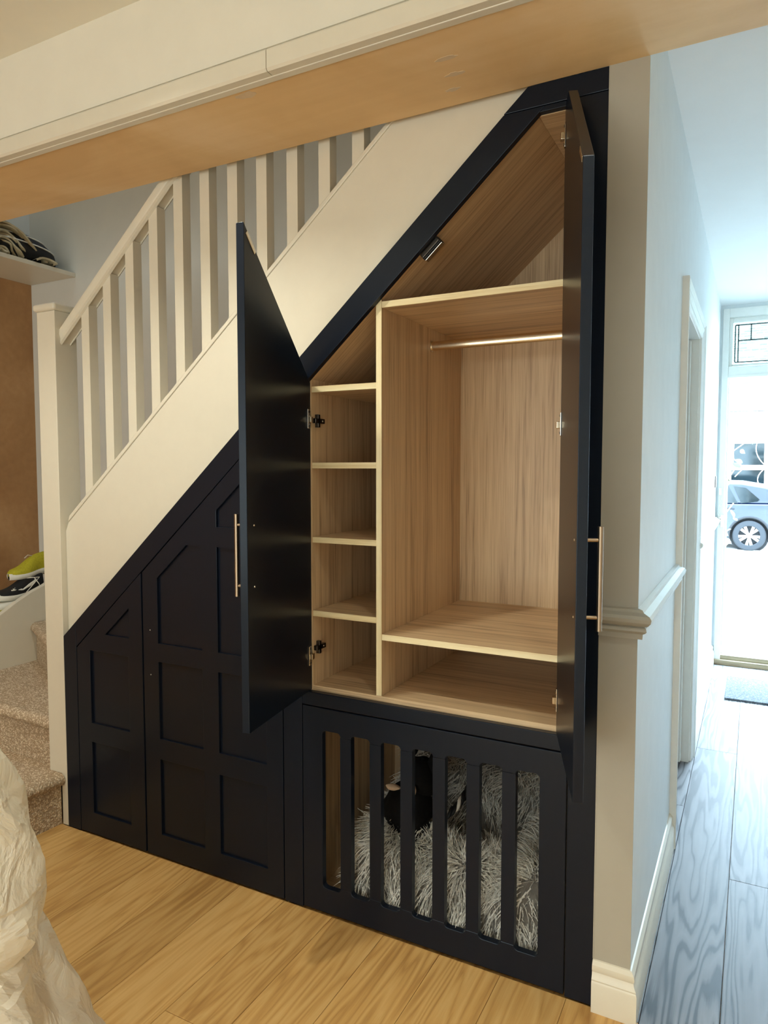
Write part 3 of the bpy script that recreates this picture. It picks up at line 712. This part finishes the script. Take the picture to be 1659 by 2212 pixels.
for (x0, x1) in ((LX, LY), (RX, RY)):
    for (z0, z1) in ((0.088, 0.364), (0.439, 0.717)): ho.append([(x0, z0), (x1, z0), (x1, z1), (x0, z1)])
ho.append([(LX, 0.784), (LY, 0.784), (LY, 1.140), (-1.376, 1.140), (LX, 1.140 - (LX + 1.376) * -SLOPE)])
ho.append([(RX, 0.784), (RY, 0.784), (RY, 1.140), (RX, 1.140)])
ho.append([(RX, 1.207), (RY, 1.207), (RY, 1.262 + (RY - RX) * SLOPE), (RX, 1.262)])
fr = shaker_front(t, 'shaker_front', [(B0 + G, 0.004), (B1 - G, 0.004), (B1 - G, z_in(B1) - 0.004), (B0 + G, z_in(B0) - 0.004)], ho); fitted_panels(fr, ho)
for zz in (0.828, 0.667):
    obj('screw_hole', MB().lathe([(0.0, -0.0006), (0.0022, -0.0006), (0.0022, 0.001)], (-1.552, 0, zz), 10, 'Y'), 'screwhole', fr)
obj('drawer_box', MB().box(B0 + 0.02, B1 - 0.02, 0.021, 0.62, 0.02, 0.92), 'oakZ', t)

# wardrobe carcass
YI, YK = 0.0215, 0.650
wd = thing('wardrobe', 'open oak-lined wardrobe with sloping top under the stairs', 'wardrobe', (-0.48, 0.33, 0.70))
CX0, CX1, CZ = -0.876, -0.0765, 0.7215
TB = 0.018
def zl(x): return z_in(x) + 0.004            # underside of the sloping lining
obj('bottom_panel', MB().box(CX0, CX1, YI, YK, CZ - 0.016, CZ), 'oakX', wd)
obj('side_panel', MB().prism([[(CX0 - TB, CZ - 0.016), (CX0, CZ - 0.016), (CX0, zl(CX0)), (CX0 - TB, zl(CX0))]], YI, YK), 'oakZ', wd)
XA = -1.13 + (2.296 - 1.448) / SLOPE
obj('side_panel', MB().box(CX1, CX1 + TB * 0.7, YI, YK, CZ - 0.016, 2.30), 'oakZ', wd)
obj('back_panel', MB().prism([[(CX0, CZ), (CX1, CZ), (CX1, 2.30), (XA, 2.30), (CX0, zl(CX0))]], YK - 0.002, YK + 0.008), 'oakZ', wd)
obj('sloping_lining', MB().prism([[(CX0 - 0.01, zl(CX0 - 0.01)), (XA, zl(XA)), (XA, zl(XA) + 0.022), (CX0 - 0.01, zl(CX0 - 0.01) + 0.022)]], YI, YK), 'oakS', wd)
obj('top_panel', MB().box(XA + 0.0006, CX1, YI, YK, 2.2965, 2.312), 'oakX', wd)
DX0, DX1 = -0.6505, -0.6325
dv = obj('divider', MB().prism([[(DX0, CZ + 0.0004), (DX1, CZ + 0.0004), (DX1, zl(DX1) - 0.001), (DX0, zl(DX0) - 0.001)]], YI + 0.002, YK - 0.002), 'oakZ', wd)
obj('edge_band', MB().prism([[(DX0, CZ + 0.0004), (DX1, CZ + 0.0004), (DX1, zl(DX1) - 0.001), (DX0, zl(DX0) - 0.001)]], YI + 0.0005, YI + 0.0019), 'edgeZ', dv, label='pale striped edge of the divider')
def shelf(x0, x1, ztop):
    s = obj('shelf', MB().box(x0 + 0.0004, x1 - 0.0004, YI + 0.003, YK - 0.003, ztop - TB, ztop), 'oakX', wd)
    obj('edge_band', MB().box(x0 + 0.0004, x1 - 0.0004, YI + 0.0012, YI + 0.0029, ztop - TB, ztop), 'edgeX', s, bevel=0.0006, seg=1)
for zz in (1.652, 1.419, 1.189, 0.958): shelf(CX0, DX0, zz)
shelf(DX1, CX1, 1.8825); shelf(DX1, CX1, 0.909)
hr = obj('hanging_rail', MB().tube([(DX1 + 0.003, 0.375, 1.808), (CX1 - 0.003, 0.375, 1.808)], 0.0075, 20, True, 0.0150), 'rail', wd, smooth=True)
for xx in (DX1, CX1 - 0.004):
    obj('rail_bracket', MB().prism([rrect(0.363, 0.387, 1.788, 1.826, 0.010)], xx + 0.0002, xx + 0.004, 'YZ'), 'chrome', hr)
# magnetic catch hanging from the sloping lining just inside the frame
sl = math.atan(SLOPE); ct = Vector((-0.485, 0, z_in(-0.485))); du = Vector((cos(sl), 0, sin(sl))); dn = Vector((sin(sl), 0, -cos(sl)))
def slopebox(u0, u1, y0, y1, n0, n1):
    m = MB(); P = []
    for n in (n1, n0):
        for (u, y) in ((u0, y0), (u1, y0), (u1, y1), (u0, y1)):
            P.append(tuple(ct + du * u + dn * n + Vector((0, y, 0))))
    return m.add(P, [(3, 2, 1, 0), (4, 5, 6, 7), (0, 1, 5, 4), (1, 2, 6, 5), (2, 3, 7, 6), (3, 0, 4, 7)])
mc = obj('magnetic_catch', slopebox(-0.034, 0.034, 0.024, 0.052, -0.003, 0.017), 'black', wd, bevel=0.002)
obj('contact_plate', slopebox(-0.032, 0.032, 0.019, 0.024, 0.002, 0.013), 'darkmetal', mc, bevel=0.001)
obj('contact_plate', slopebox(-0.033, 0.033, 0.030, 0.050, 0.0172, 0.0192), 'chrome', mc, bevel=0.001)

# wardrobe doors: local x from the hinge outward along the leaf, local y=0 outer face, +y inner face
def leaf_door(name, hinge, rz, sgn, outer, holes, label):
    """outer/holes are given with +x away from the hinge; sgn=-1 mirrors for a right-hand leaf"""
    mir = lambda l: [(sgn * p[0], p[1]) for p in l]
    # frame with pockets cut 9 mm into the outer face, one continuous leaf
    m = MB().prism([mir(outer)] + [mir(h) for h in holes], 0.0, 0.022, 'XZ')
    n = len(outer) + sum(len(h) for h in holes); k = len(outer)
    for i in range(n):                       # hole rims on the inner face move forward to the pocket floor
        if i >= k: x_, y_, z_ = m.v[n + i]; m.v[n + i] = (x_, 0.009, z_)
    caps = [f for f in m.f if all(i >= n for i in f)]
    m.f = [f for f in m.f if f not in set(caps)]
    m.f.append(tuple(range(2 * n - 1 - (n - k), n - 1, -1)))     # plain inner face
    d = obj(name, m, 'navy', wd, bevel=0.0012, loc=hinge, rz=rz, label=label)
    for h in holes:
        obj('recessed_panel', MB().prism([mir(h)], 0.0088, 0.0105, 'XZ'), 'navy', d)
    return d
DWD = 0.398; Z0 = 0.708
zh = lambda x: 1.663 + SLOPE * x     # door 1 top, x from hinge
d1_out = [(0.0, Z0), (DWD, Z0), (DWD, zh(DWD)), (0.0, zh(0))]
def door_holes(a, b, top):
    H = [[(a, Z0 + 0.07), (b, Z0 + 0.07), (b, 1.10), (a, 1.10)], [(a, 1.17), (b, 1.17), (b, 1.52), (a, 1.52)]]
    H.append([(a, 1.59), (b, 1.59), (b, top(b) - 0.095), (a, max(top(a) - 0.095, 1.60))])
    return H
# left leaf
a1 = math.atan2(-0.987, 0.163)
d1 = leaf_door('door', (-0.8905 - 0.010, 0.0165, 0), a1, 1, d1_out, door_holes(0.07, DWD - 0.07, zh), 'left navy wardrobe door swung open with a bare inner face')
# right leaf: top slopes down toward its free edge, flat near the hinge
zf = 2.014
zr2 = lambda x: min(2.303, zf + SLOPE * (DWD - x))
xk = DWD - (2.303 - zf) / SLOPE
d2_out = [(0.0, Z0), (DWD, Z0), (DWD, zf), (xk, 2.303), (0.0, 2.303)]
ho2 = [[(0.07, Z0 + 0.07), (DWD - 0.07, Z0 + 0.07), (DWD - 0.07, 1.10), (0.07, 1.10)], [(0.07, 1.17), (DWD - 0.07, 1.17), (DWD - 0.07, 1.52), (0.07, 1.52)],
       [(0.07, 1.59), (DWD - 0.07, 1.59), (DWD - 0.07, zr2(DWD - 0.07) - 0.09), (0.07, zr2(0.07) - 0.09)]]
a2 = math.atan2(-0.395, 0.134) - pi     # leaf points along local -x
d2 = leaf_door('door', (-0.0870, 0.0195, 0), a2, -1, d2_out, ho2, 'right navy wardrobe door swung open past square')
def handle(d, sgn, x, z0, z1):
    yb = -0.030
    m = MB().tube([(sgn * x, yb, z0), (sgn * x, yb, z1)], 0.006, 16)
    for zz in (z0 + 0.0285, z1 - 0.0285): m.tube([(sgn * x, yb + 0.002, zz), (sgn * x, 0.0, zz)], 0.0042, 10)
    obj('bar_handle', m, 'steel', d, smooth=40, label='brushed bronze bar handle')
    for zz in (z0 + 0.0285, z1 - 0.0285):
        obj('screw', MB().lathe([(0, 0.0018), (0.0022, 0.0016), (0.0032, 0.0)], (sgn * x, 0.0221, zz), 12, 'Y'), 'chrome', d, smooth=40)
handle(d1, 1, DWD - 0.036, 1.062, 1.281); handle(d2, -1, DWD - 0.036, 1.062, 1.281)
def strike(d, sgn, x, z, ang):
    m = MB(); u = Vector((sgn * cos(ang), 0, sin(ang)))
    nv = Vector((-u.z, 0, u.x)); P = []
    for yy in (0.0222, 0.0236):
        for (p, q) in ((-0.030, -0.006), (0.030, -0.006), (0.030, 0.006), (-0.030, 0.006)):
            P.append(tuple(Vector((sgn * x, yy, z)) + u * p + nv * q))
    m.add(P, [(3, 2, 1, 0), (4, 5, 6, 7), (0, 1, 5, 4), (1, 2, 6, 5), (2, 3, 7, 6), (3, 0, 4, 7)])
    obj('strike_plate', m, 'chrome', d, bevel=0.001)
strike(d1, 1, DWD - 0.035, zh(DWD - 0.035) - 0.010, sl)
strike(d2, -1, DWD - 0.028, zr2(DWD - 0.028) - 0.010, -sl)
def hinge(d, sgn, z):
    """cup flange on the inner face near the hinge edge, arm running back into the carcass"""
    m = MB().box(min(sgn * 0.010, sgn * 0.024), max(sgn * 0.010, sgn * 0.024), 0.0222, 0.0252, z - 0.030, z + 0.030)
    h = obj('hinge', m, 'chrome', d, bevel=0.0012)
    for zz in (z - 0.022, z + 0.022):
        obj('hinge_screw', MB().lathe([(0, 0.0018), (0.003, 0.0012), (0.0036, 0.0)], (sgn * 0.017, 0.0252, zz), 10, 'Y'), 'darkmetal', d, smooth=40)
    a, b = sorted((sgn * 0.004, sgn * 0.022))
    m = MB().box(a, b, 0.0252, 0.034, z - 0.011, z + 0.007)
    obj('hinge_arm', m, 'rail', h, bevel=0.0015)
for zz in (1.552, 0.818): hinge(d1, 1, zz)
for zz in (2.225, 1.513, 0.800): hinge(d2, -1, zz)
# mounting plates on the carcass sides
for xx, s, zs in ((CX0, 1, (1.548, 0.838)), (CX1, -1, (2.225, 1.513, 0.800))):
    for zz in zs:
        a, b = sorted((xx + s * 0.0003, xx + s * 0.013))
        pl = obj('hinge_plate', MB().box(a, b, 0.026, 0.078, zz - 0.0075, zz + 0.0075).box(a, b, 0.040, 0.052, zz - 0.02, zz + 0.02), 'darkmetal', wd, bevel=0.001)
        obj('hinge_screw', MB().lathe([(0, 0.0016), (0.003, 0.001), (0.0036, 0.0)], (b if s > 0 else a, 0.066, zz), 10, 'X'), 'chrome', pl, smooth=40)

# pet den below the wardrobe
dn_ = thing('pet_den', 'navy slatted pet den with oak lining below the wardrobe', 'pet den', (-0.49, 0.33, 0.0))
obj('side_panel', MB().box(-0.921, -0.904, 0.0225, YK, 0.001, 0.70), 'oakZ', dn_)
obj('side_panel', MB().box(-0.074, -0.062, 0.0225, YK, 0.001, 0.70), 'oakZ', dn_)
obj('back_panel', MB().box(-0.904, -0.074, YK - 0.002, YK + 0.008, 0.001, 0.70), 'oakZ', dn_)
obj('floor_panel', MB().box(-0.904, -0.074, 0.0225, YK - 0.002, 0.001, 0.016), 'oakX', dn_)
obj('roof_panel', MB().box(-0.904, -0.074, 0.0225, YK - 0.002, 0.690, 0.7045), 'oakX', dn_)
SX = [-0.8295 + 0.1030 * k for k in range(7)]; SWD = 0.0650; SB, STP = 0.086, 0.590; RC = 0.012
# board around the slots: the opening's top and bottom edges carry the rounded slot ends
zlo, zhi = SB + RC, STP - RC
hole = []
def arc(cx, cz, a0, a1, n=5): return [(cx + RC * cos(radians(a0 + (a1 - a0) * k / n)), cz + RC * sin(radians(a0 + (a1 - a0) * k / n))) for k in range(n + 1)]
for k, x0 in enumerate(SX):            # along the bottom, left to right
    hole += arc(x0 + RC, zlo, 180, 270) + arc(x0 + SWD - RC, zlo, 270, 360)
for x0 in reversed(SX):                # back along the top
    hole += arc(x0 + SWD - RC, zhi, 0, 90) + arc(x0 + RC, zhi, 90, 180)
gt = obj('gate', MB().prism([[(-0.9018, 0.006), (-0.0755, 0.006), (-0.0755, 0.6600), (-0.9018, 0.6600)], hole], 0.0, 0.021), 'navy', dn_, bevel=0.0018)
slm = MB().box(0, 0.1030 - SWD, 0.0, 0.021, zlo, zhi).mesh('slat')
for x0 in SX[:-1]: obj('slat', None, 'navy', gt, me=slm, loc=(x0 + SWD, 0, 0))

# shaggy pet bed
bed = thing('pet_bed', 'shaggy pale grey fur pet bed filling the slatted den', 'pet bed', (-0.42, 0.32, 0.016))
BX0, BX1, BY0, BY1 = -0.775, -0.090, 0.050, 0.625
def bed_h(x, y):
    u = (x - BX0) / (BX1 - BX0); v = (y - BY0) / (BY1 - BY0)
    e = min(u, 1 - u, 0.5) * (BX1 - BX0); ev = v * (BY1 - BY0); eb = (1 - v) * (BY1 - BY0)
    def roll(d, r, h): return h * sqrt(max(0.0, 1 - ((d - r) / r) ** 2)) if 0 <= d <= 2 * r else 0
    f = roll(ev, 0.105, 0.215); b = roll(eb, 0.13, 0.37); s = roll(e, 0.095, 0.20 + 0.17 * v)
    base = 0.085 + 0.02 * sin(x * 17) * sin(y * 13)
    p = 6.0
    h = (max(f, 0) ** p + max(b, 0) ** p + max(s, 0) ** p + base ** p) ** (1 / p)
    edge = min(e, ev, eb)
    return h * min(1.0, (max(edge, 0) / 0.03) ** 0.5) + 0.012 * sin(x * 31 + 1) * sin(y * 23)
def bed_p(u, v):
    x = BX0 + (BX1 - BX0) * u; y = BY0 + (BY1 - BY0) * v
    return Vector((x, y, 0.018 + max(0.0, bed_h(x, y))))
obj('cushion', MB().grid(lambda u, v: tuple(bed_p(u, v)), 46, 40), 'furbase', bed, smooth=True)
fr_ = random.Random(11); V = []; F = []
NS = 15000
for i in range(NS):
    u, v = fr_.random(), fr_.random() ** 1.25
    p = bed_p(u, v); e = 0.004
    pu = bed_p(min(1, u + e), v) - bed_p(max(0, u - e), v); pv = bed_p(u, min(1, v + e)) - bed_p(u, max(0, v - e))
    nrm = pu.cross(pv).normalized()
    g = Vector((0, 0, -1)); tang = (g - nrm * g.dot(nrm))
    sw = Vector((sin(p.x * 29 + p.y * 7 + 2 * sin(p.z * 19)), cos(p.y * 31 + p.x * 11), 0)) * 0.55
    d = (nrm * fr_.uniform(0.5, 0.9) + tang * 0.8 + sw + Vector((fr_.gauss(0, .28), fr_.gauss(0, .28), fr_.gauss(0, .2)))).normalized()
    L = fr_.uniform(0.045, 0.075); w = fr_.uniform(0.0017, 0.0027)
    side = d.cross(Vector((fr_.uniform(-1, 1), fr_.uniform(-1, 1), fr_.uniform(-1, 1)))).normalized()
    q = p.copy(); base = len(V); curl = Vector((fr_.gauss(0, .35), fr_.gauss(0, .35), -0.45))
    for k in range(4):
        ww = w * (1 - 0.28 * k)
        q2 = Vector((min(max(q.x, -0.895), -0.082), max(q.y, 0.003 if (abs(((q.x - SX[0]) % 0.103) - SWD / 2) < SWD / 2 - 0.006) else 0.026), max(q.z, 0.02)))
        V.append(tuple(q2 - side * ww)); V.append(tuple(q2 + side * ww))
        q = q + d * (L / 3); d = (d + curl * 0.42).normalized()
    F += [(base + 2 * k, base + 2 * k + 1, base + 2 * k + 3, base + 2 * k + 2) for k in range(3)]
mf = MB(); mf.v = V; mf.f = F
fo = obj('fur', mf, 'fur', bed, smooth=None); fo['kind'] = 'stuff'
# black soft toy and rope toy on the bed
toy = thing('soft_toy', 'black plush soft toy slumped on the grey fur bed', 'soft toy', (-0.56, 0.24, 0.2))
def blob(c, r, seed, nz=0.10):
    rr = random.Random(seed); ph = [rr.uniform(0, 6) for _ in range(6)]
    def f(u, v):
        a = 2 * pi * u; b = -pi / 2 + pi * v; x, y, z = cos(b) * cos(a), cos(b) * sin(a), sin(b)
        k = 1 + nz * (sin(3 * a + ph[0]) * cos(2 * b + ph[1]) + 0.5 * sin(5 * a + ph[2]) * cos(b) + 0.4 * sin(7 * b + ph[3]) * cos(b))
        return (c[0] + r[0] * x * k, c[1] + r[1] * y * k, c[2] + r[2] * z * k)
    return MB().grid(f, 28, 17, True)
TX, TY, TZ = -0.625, 0.185, 0.335
obj('body', blob((TX, TY, TZ - 0.03), (0.085, 0.075, 0.085), 1), 'blackfur', toy, smooth=True)
hd = obj('head', blob((TX + 0.035, TY + 0.03, TZ + 0.075), (0.070, 0.060, 0.060), 2), 'blackfur', toy, smooth=True)
obj('ear', blob((TX - 0.04, TY + 0.12, TZ + 0.145), (0.030, 0.020, 0.045), 3), 'blackfur', hd, smooth=True)
obj('ear', blob((TX + 0.085, TY + 0.03, TZ + 0.12), (0.026, 0.020, 0.036), 4), 'blackfur', hd, smooth=True)
obj('patch', blob((TX - 0.033, TY - 0.035, TZ + 0.050), (0.026, 0.014, 0.009), 5, 0.05), 'beige', toy, smooth=True)
obj('patch', blob((TX + 0.045, TY - 0.048, TZ + 0.062), (0.008, 0.008, 0.016), 6, 0.05), 'beige', hd, smooth=True)
rope = thing('rope_toy', 'black and white twisted rope trailing across the fur bed', 'rope toy', (-0.45, 0.22, 0.26))
path = [(-0.585, 0.14, 0.270), (-0.55, 0.16, 0.268), (-0.515, 0.20, 0.290), (-0.48, 0.25, 0.32), (-0.465, 0.33, 0.36), (-0.46, 0.40, 0.41), (-0.45, 0.47, 0.462)]
def smoothpath(P, n):
    out = []; P = [Vector(p) for p in P]
    for i in range(len(P) - 1):
        p0, p1, p2, p3 = P[max(i - 1, 0)], P[i], P[i + 1], P[min(i + 2, len(P) - 1)]
        for k in range(n):
            t = k / n; out.append(0.5 * ((2 * p1) + (p2 - p0) * t + (2 * p0 - 5 * p1 + 4 * p2 - p3) * t * t + (3 * p1 - p0 - 3 * p2 + p3) * t ** 3))
    return out + [P[-1]]
PP = smoothpath(path, 14)
for s, mt in ((0, 'black'), (1, 'whitecord'), (2, 'black')):
    pts = []
    for i, p in enumerate(PP):
        d = (PP[min(i + 1, len(PP) - 1)] - PP[max(i - 1, 0)]).normalized(); u = d.cross(Vector((0, 0, 1))).normalized(); v = u.cross(d)
        a = i * 0.55 + s * 2 * pi / 3; pts.append(p + u * 0.006 * cos(a) + v * 0.006 * sin(a))
    obj('strand', MB().tube(pts, 0.0062, 7), mt, rope, smooth=True)

# ================================================================== DUST SHEET in the foreground
ds = thing('dust_sheet', 'cream polythene dust sheet draped over furniture at bottom left', 'dust sheet', (-1.45, -1.25, 0))
SHEET = [(1.03, 0.06), (1.015, 0.26), (0.98, 0.40), (0.90, 0.485), (0.74, 0.540), (0.63, 0.562), (0.537, 0.590), (0.455, 0.606), (0.416, 0.609), (0.392, 0.596), (0.372, 0.579), (0.352, 0.590), (0.258, 0.630), (0.17, 0.678), (0.113, 0.706), (0.04, 0.736), (0.0, 0.760)]
def sheet_r(z):
    for (z1, r1), (z0, r0) in zip(SHEET[:-1], SHEET[1:]):
        if z0 <= z <= z1: return r0 + (r1 - r0) * (z - z0) / (z1 - z0)
    return 0.76
def tri(t): return abs((t / pi) % 2 - 1) * 2 - 1      # sharp creases
def sheet(u, v):
    a = 2 * pi * u; z = 1.03 * (1 - v)
    ca, sa = cos(a), sin(a); k = (abs(ca) ** 4 + abs(sa) ** 4) ** -0.25 / 1.15
    low = 1.0 if z < 0.37 else 0.0
    am = min(1, (1.03 - z) / 0.1)
    da = (a - radians(56) + pi) % (2 * pi) - pi
    quiet = 1 - 0.55 * exp(-(da / 0.10) ** 2)
    f = 0.020 * tri(7 * a + 2.5 * sin(5 * z + 1) + 6 * z) + 0.012 * tri(15 * a - 11 * z + 2 * sin(3 * a)) + 0.006 * tri(31 * a + 17 * z)
    f = f * (1.7 if low else 1.3) + (0.018 * tri(11 * a + 1.0) * low)
    hem = 0.012 * tri(5 * a + 1.2) if 0.34 < z < 0.5 else 0
    r = sheet_r(z) * k + (f * am + hem) * quiet
    x = r * ca
    if x < 0: x *= 0.62
    return (-1.50 + x, -1.25 + r * sa, max(0.003, z))
obj('sheet', MB().grid(sheet, 300, 130, True), 'polythene', ds, smooth=14)

# ================================================================== OUTSIDE
GR = -0.30
struct('ground', MB().box(-14, 16, YF + 0.2, 40, GR - 0.1, GR), 'paving', 'pale sunlit paving and road beyond the front door', 'ground')
struct('path_step', MB().box(-0.6, 1.8, YF + 0.2, YF + 1.1, GR, -0.06), 'paving', 'pale front step outside the door', 'step')
# house opposite
HY = 24.0
hs = thing('house', 'yellow brick house across the street seen through the front door', 'house', (0, HY, GR), kind=None)
WX0, WX1 = -0.55, 0.85     # window opening
WZ0, WZ1 = 0.62, 3.25
obj('wall', MB().prism([[(-8, GR), (10, GR), (10, 7.5), (-8, 7.5)], [(WX0, WZ0), (WX1, WZ0), (WX1, WZ1), (WX0, WZ1)]], HY, HY + 0.3), 'brick', hs)
obj('lintel', MB().box(WX0 - 0.2, WX1 + 0.15, HY - 0.08, HY + 0.05, WZ1 + 0.02, WZ1 + 0.42), 'white_trim', hs, bevel=0.02)
obj('string_course', MB().box(-8, 10, HY - 0.12, HY + 0.02, 4.6, 4.85), 'white_trim', hs, bevel=0.02)
wf = obj('window_frame', MB().prism([[(WX0, WZ0), (WX1, WZ0), (WX1, WZ1), (WX0, WZ1)], [(-0.30, 1.52), (0.58, 1.52), (0.58, 2.22), (-0.30, 2.22)], [(-0.36, 0.72), (0.60, 0.72), (0.60, 1.36), (-0.36, 1.36)]], HY + 0.05, HY + 0.15), 'white_trim', hs, bevel=0.01)
obj('pane', MB().box(-0.30, 0.58, HY + 0.10, HY + 0.12, 1.52, 2.22), 'pane', wf)
obj('pane', MB().box(-0.36, 0.60, HY + 0.10, HY + 0.12, 0.72, 1.36), 'pane', wf)
# curved white glazing bars seen in both panes
for (x0, z0, x1, z1, bow) in ((-0.30, 2.0, -0.02, 2.22, 0.0), (0.36, 2.22, 0.58, 1.54, -0.10), (-0.30, 1.72, -0.08, 1.52, 0.0), (0.56, 1.36, 0.58, 0.74, -0.16), (-0.25, 1.14, -0.06, 1.36, 0.0)):
    pts = []
    for k in range(9):
        t = k / 8; pts.append((x0 + (x1 - x0) * t + bow * 4 * t * (1 - t), HY + 0.095, z0 + (z1 - z0) * t))
    obj('glazing_bar', MB().tube(pts, 0.012, 8), 'white_trim', wf, smooth=True)

# parked car (rear toward +x), built along x, its near side at y = CY
CY = 14.6
car = thing('car', 'dark blue hatchback parked in the street outside the front door', 'car', (-0.6, CY + 0.85, GR))
cx = 0.262; RW = 0.315; cz = GR + RW         # rear wheel centre
def cz_(h): return GR + h
lower = [(-2.9, cz_(0.32)), (-2.95, cz_(0.60)), (-2.75, cz_(0.80)), (-1.85, cz_(0.95)), (0.98, cz_(0.98)), (1.10, cz_(0.80)), (1.12, cz_(0.45)), (1.02, cz_(0.26))]
def arch(c):
    return [(c + (RW + 0.055) * cos(radians(a)), cz + (RW + 0.055) * sin(radians(a))) for a in range(-15, 196, 15)]
body = lower + [(cx + 0.40, cz_(0.24))] + arch(cx) + [(cx - 0.40, cz_(0.22)), (cx - 2.55 + 0.40, cz_(0.22))] + arch(cx - 2.55) + [(cx - 2.55 - 0.40, cz_(0.24))]
obj('body', MB().prism([body], CY, CY + 1.72), 'carpaint', car, bevel=0.05, seg=4)
cab = [(-1.90, cz_(0.93)), (-1.10, cz_(1.38)), (-0.55, cz_(1.455)), (0.10, cz_(1.44)), (0.55, cz_(1.36)), (0.72, cz_(1.31)), (1.02, cz_(0.96))]
obj('cabin', MB().prism([cab], CY + 0.06, CY + 1.66), 'carpaint', car, bevel=0.07, seg=4)
obj('side_window', MB().prism([[(-0.95, cz_(0.98)), (-0.62, cz_(1.33)), (-0.15, cz_(1.35)), (0.04, cz_(0.98))]], CY + 0.050, CY + 0.062), 'pane', car, bevel=0.004)
obj('quarter_window', MB().prism([[(0.09, cz_(0.98)), (-0.06, cz_(1.345)), (0.18, cz_(1.31)), (0.44, cz_(1.07)), (0.40, cz_(1.02))]], CY + 0.050, CY + 0.062), 'pane', car, bevel=0.004)
obj('door_handle', MB().tube([(-0.30, CY - 0.005, cz_(0.865)), (-0.25, CY - 0.03, cz_(0.872)), (-0.08, CY - 0.03, cz_(0.872)), (-0.03, CY - 0.005, cz_(0.865))], 0.014, 8), 'carblack', car, smooth=True)
obj('wheel_arch_trim', MB().tube([(cx + (RW + 0.07) * cos(radians(a)), CY + 0.01, cz + (RW + 0.07) * sin(radians(a))) for a in range(-10, 191, 10)], 0.026, 8), 'carblack', car, smooth=True)
obj('sill_trim', MB().box(cx - 2.1, cx - 0.42, CY - 0.012, CY + 0.05, cz_(0.20), cz_(0.34)), 'carblack', car, bevel=0.02)
obj('tail_lamp', MB().prism([[(0.72, cz_(0.90)), (1.06, cz_(0.92)), (1.08, cz_(0.74)), (0.84, cz_(0.76))]], CY - 0.006, CY + 0.05), 'tail', car, bevel=0.01)
obj('spoiler', MB().prism([[(0.42, cz_(1.37)), (0.70, cz_(1.35)), (0.78, cz_(1.28)), (0.55, cz_(1.31))]], CY + 0.15, CY + 1.57), 'carblack', car, bevel=0.01)
for wxx in (cx, cx - 2.55):
    obj('wheel_arch_liner', MB().prism([[(wxx + 0.38 * cos(radians(a)), cz + 0.38 * sin(radians(a))) for a in range(0, 360, 15)]], CY + 0.21, CY + 1.50), 'carblack', car)
    wl = obj('wheel', MB().lathe([(0.20, 0.0), (0.215, -0.012), (0.29, -0.010), (0.312, 0.01), (0.315, 0.05), (0.315, 0.17), (0.30, 0.20), (0.20, 0.20)], (wxx, CY + 0.0, cz), 40, 'Y'), 'tyre', car, smooth=40)
    obj('rim', MB().lathe([(0.0, 0.10), (0.19, 0.10), (0.195, 0.02), (0.21, -0.006), (0.216, -0.004)], (wxx, CY, cz), 40, 'Y'), 'carblack', wl, smooth=40)
    for k in range(10):
        a = 2 * pi * k / 10 + (0.10 if k % 2 else -0.10); u = Vector((cos(a), 0, sin(a))); v = Vector((-sin(a), 0, cos(a))); c = Vector((wxx, CY + 0.0, cz))
        P = [tuple(c + u * r + v * w + Vector((0, y, 0))) for y in (0.005, 0.05) for (r, w) in ((0.03, -0.014), (0.205, -0.030), (0.205, 0.030), (0.03, 0.014))]
        obj('spoke', MB().add(P, [(0, 1, 2, 3), (7, 6, 5, 4), (0, 4, 5, 1), (1, 5, 6, 2), (2, 6, 7, 3), (3, 7, 4, 0)]), 'alloy', wl)
    obj('hub_cap', MB().lathe([(0.0, -0.006), (0.03, -0.004), (0.034, 0.01)], (wxx, CY, cz), 20, 'Y'), 'alloy', wl, smooth=40)

# shrub leaning in beside the doorway
shb = thing('garden_shrub', 'leafy green shrub leaning past the left of the front doorway', 'shrub', (-0.15, 5.6, GR))
rs = random.Random(5)
stems = []
for k in range(5):
    top = Vector((0.13 + 0.015 * k, 5.6 + 0.1 * k, 0.35 + 0.36 * k)); stems.append(top)
    obj('stem', MB().tube(smoothpath([(-0.25 + 0.03 * k, 5.6, GR), (-0.24, 5.62, (GR + top.z) / 2), tuple(top)], 6), 0.006, 6), 'stem', shb, smooth=True)
lm = MB(); lv = []
for i in range(7):
    t = i / 6; w = 0.020 * sin(pi * (0.08 + 0.92 * t) ** 0.9) if t < 1 else 0.0
    lv += [(-w, t * 0.085, 0.006 * sin(pi * t)), (0, t * 0.085, 0.0), (w, t * 0.085, 0.006 * sin(pi * t))]
lm.add(lv, [q for i in range(6) for q in ((3 * i, 3 * i + 1, 3 * i + 4, 3 * i + 3), (3 * i + 1, 3 * i + 2, 3 * i + 5, 3 * i + 4))])
lme = lm.mesh('leaf', True)
for k in range(64):
    tp = stems[rs.randrange(5)]; s = rs.uniform(0.2, 1.05)
    o = obj('leaf', None, 'leaf', shb, me=lme, loc=(-0.24 + (tp.x + 0.24) * s + rs.gauss(0, 0.035), 5.6 + rs.gauss(0, 0.07), GR + (tp.z - GR) * s + rs.gauss(0, 0.05)))
    o.rotation_euler = (rs.uniform(-1, 1), rs.uniform(-1, 1), rs.uniform(0, 6.28)); sc = rs.uniform(0.7, 1.3); o.scale = (sc, sc, sc)
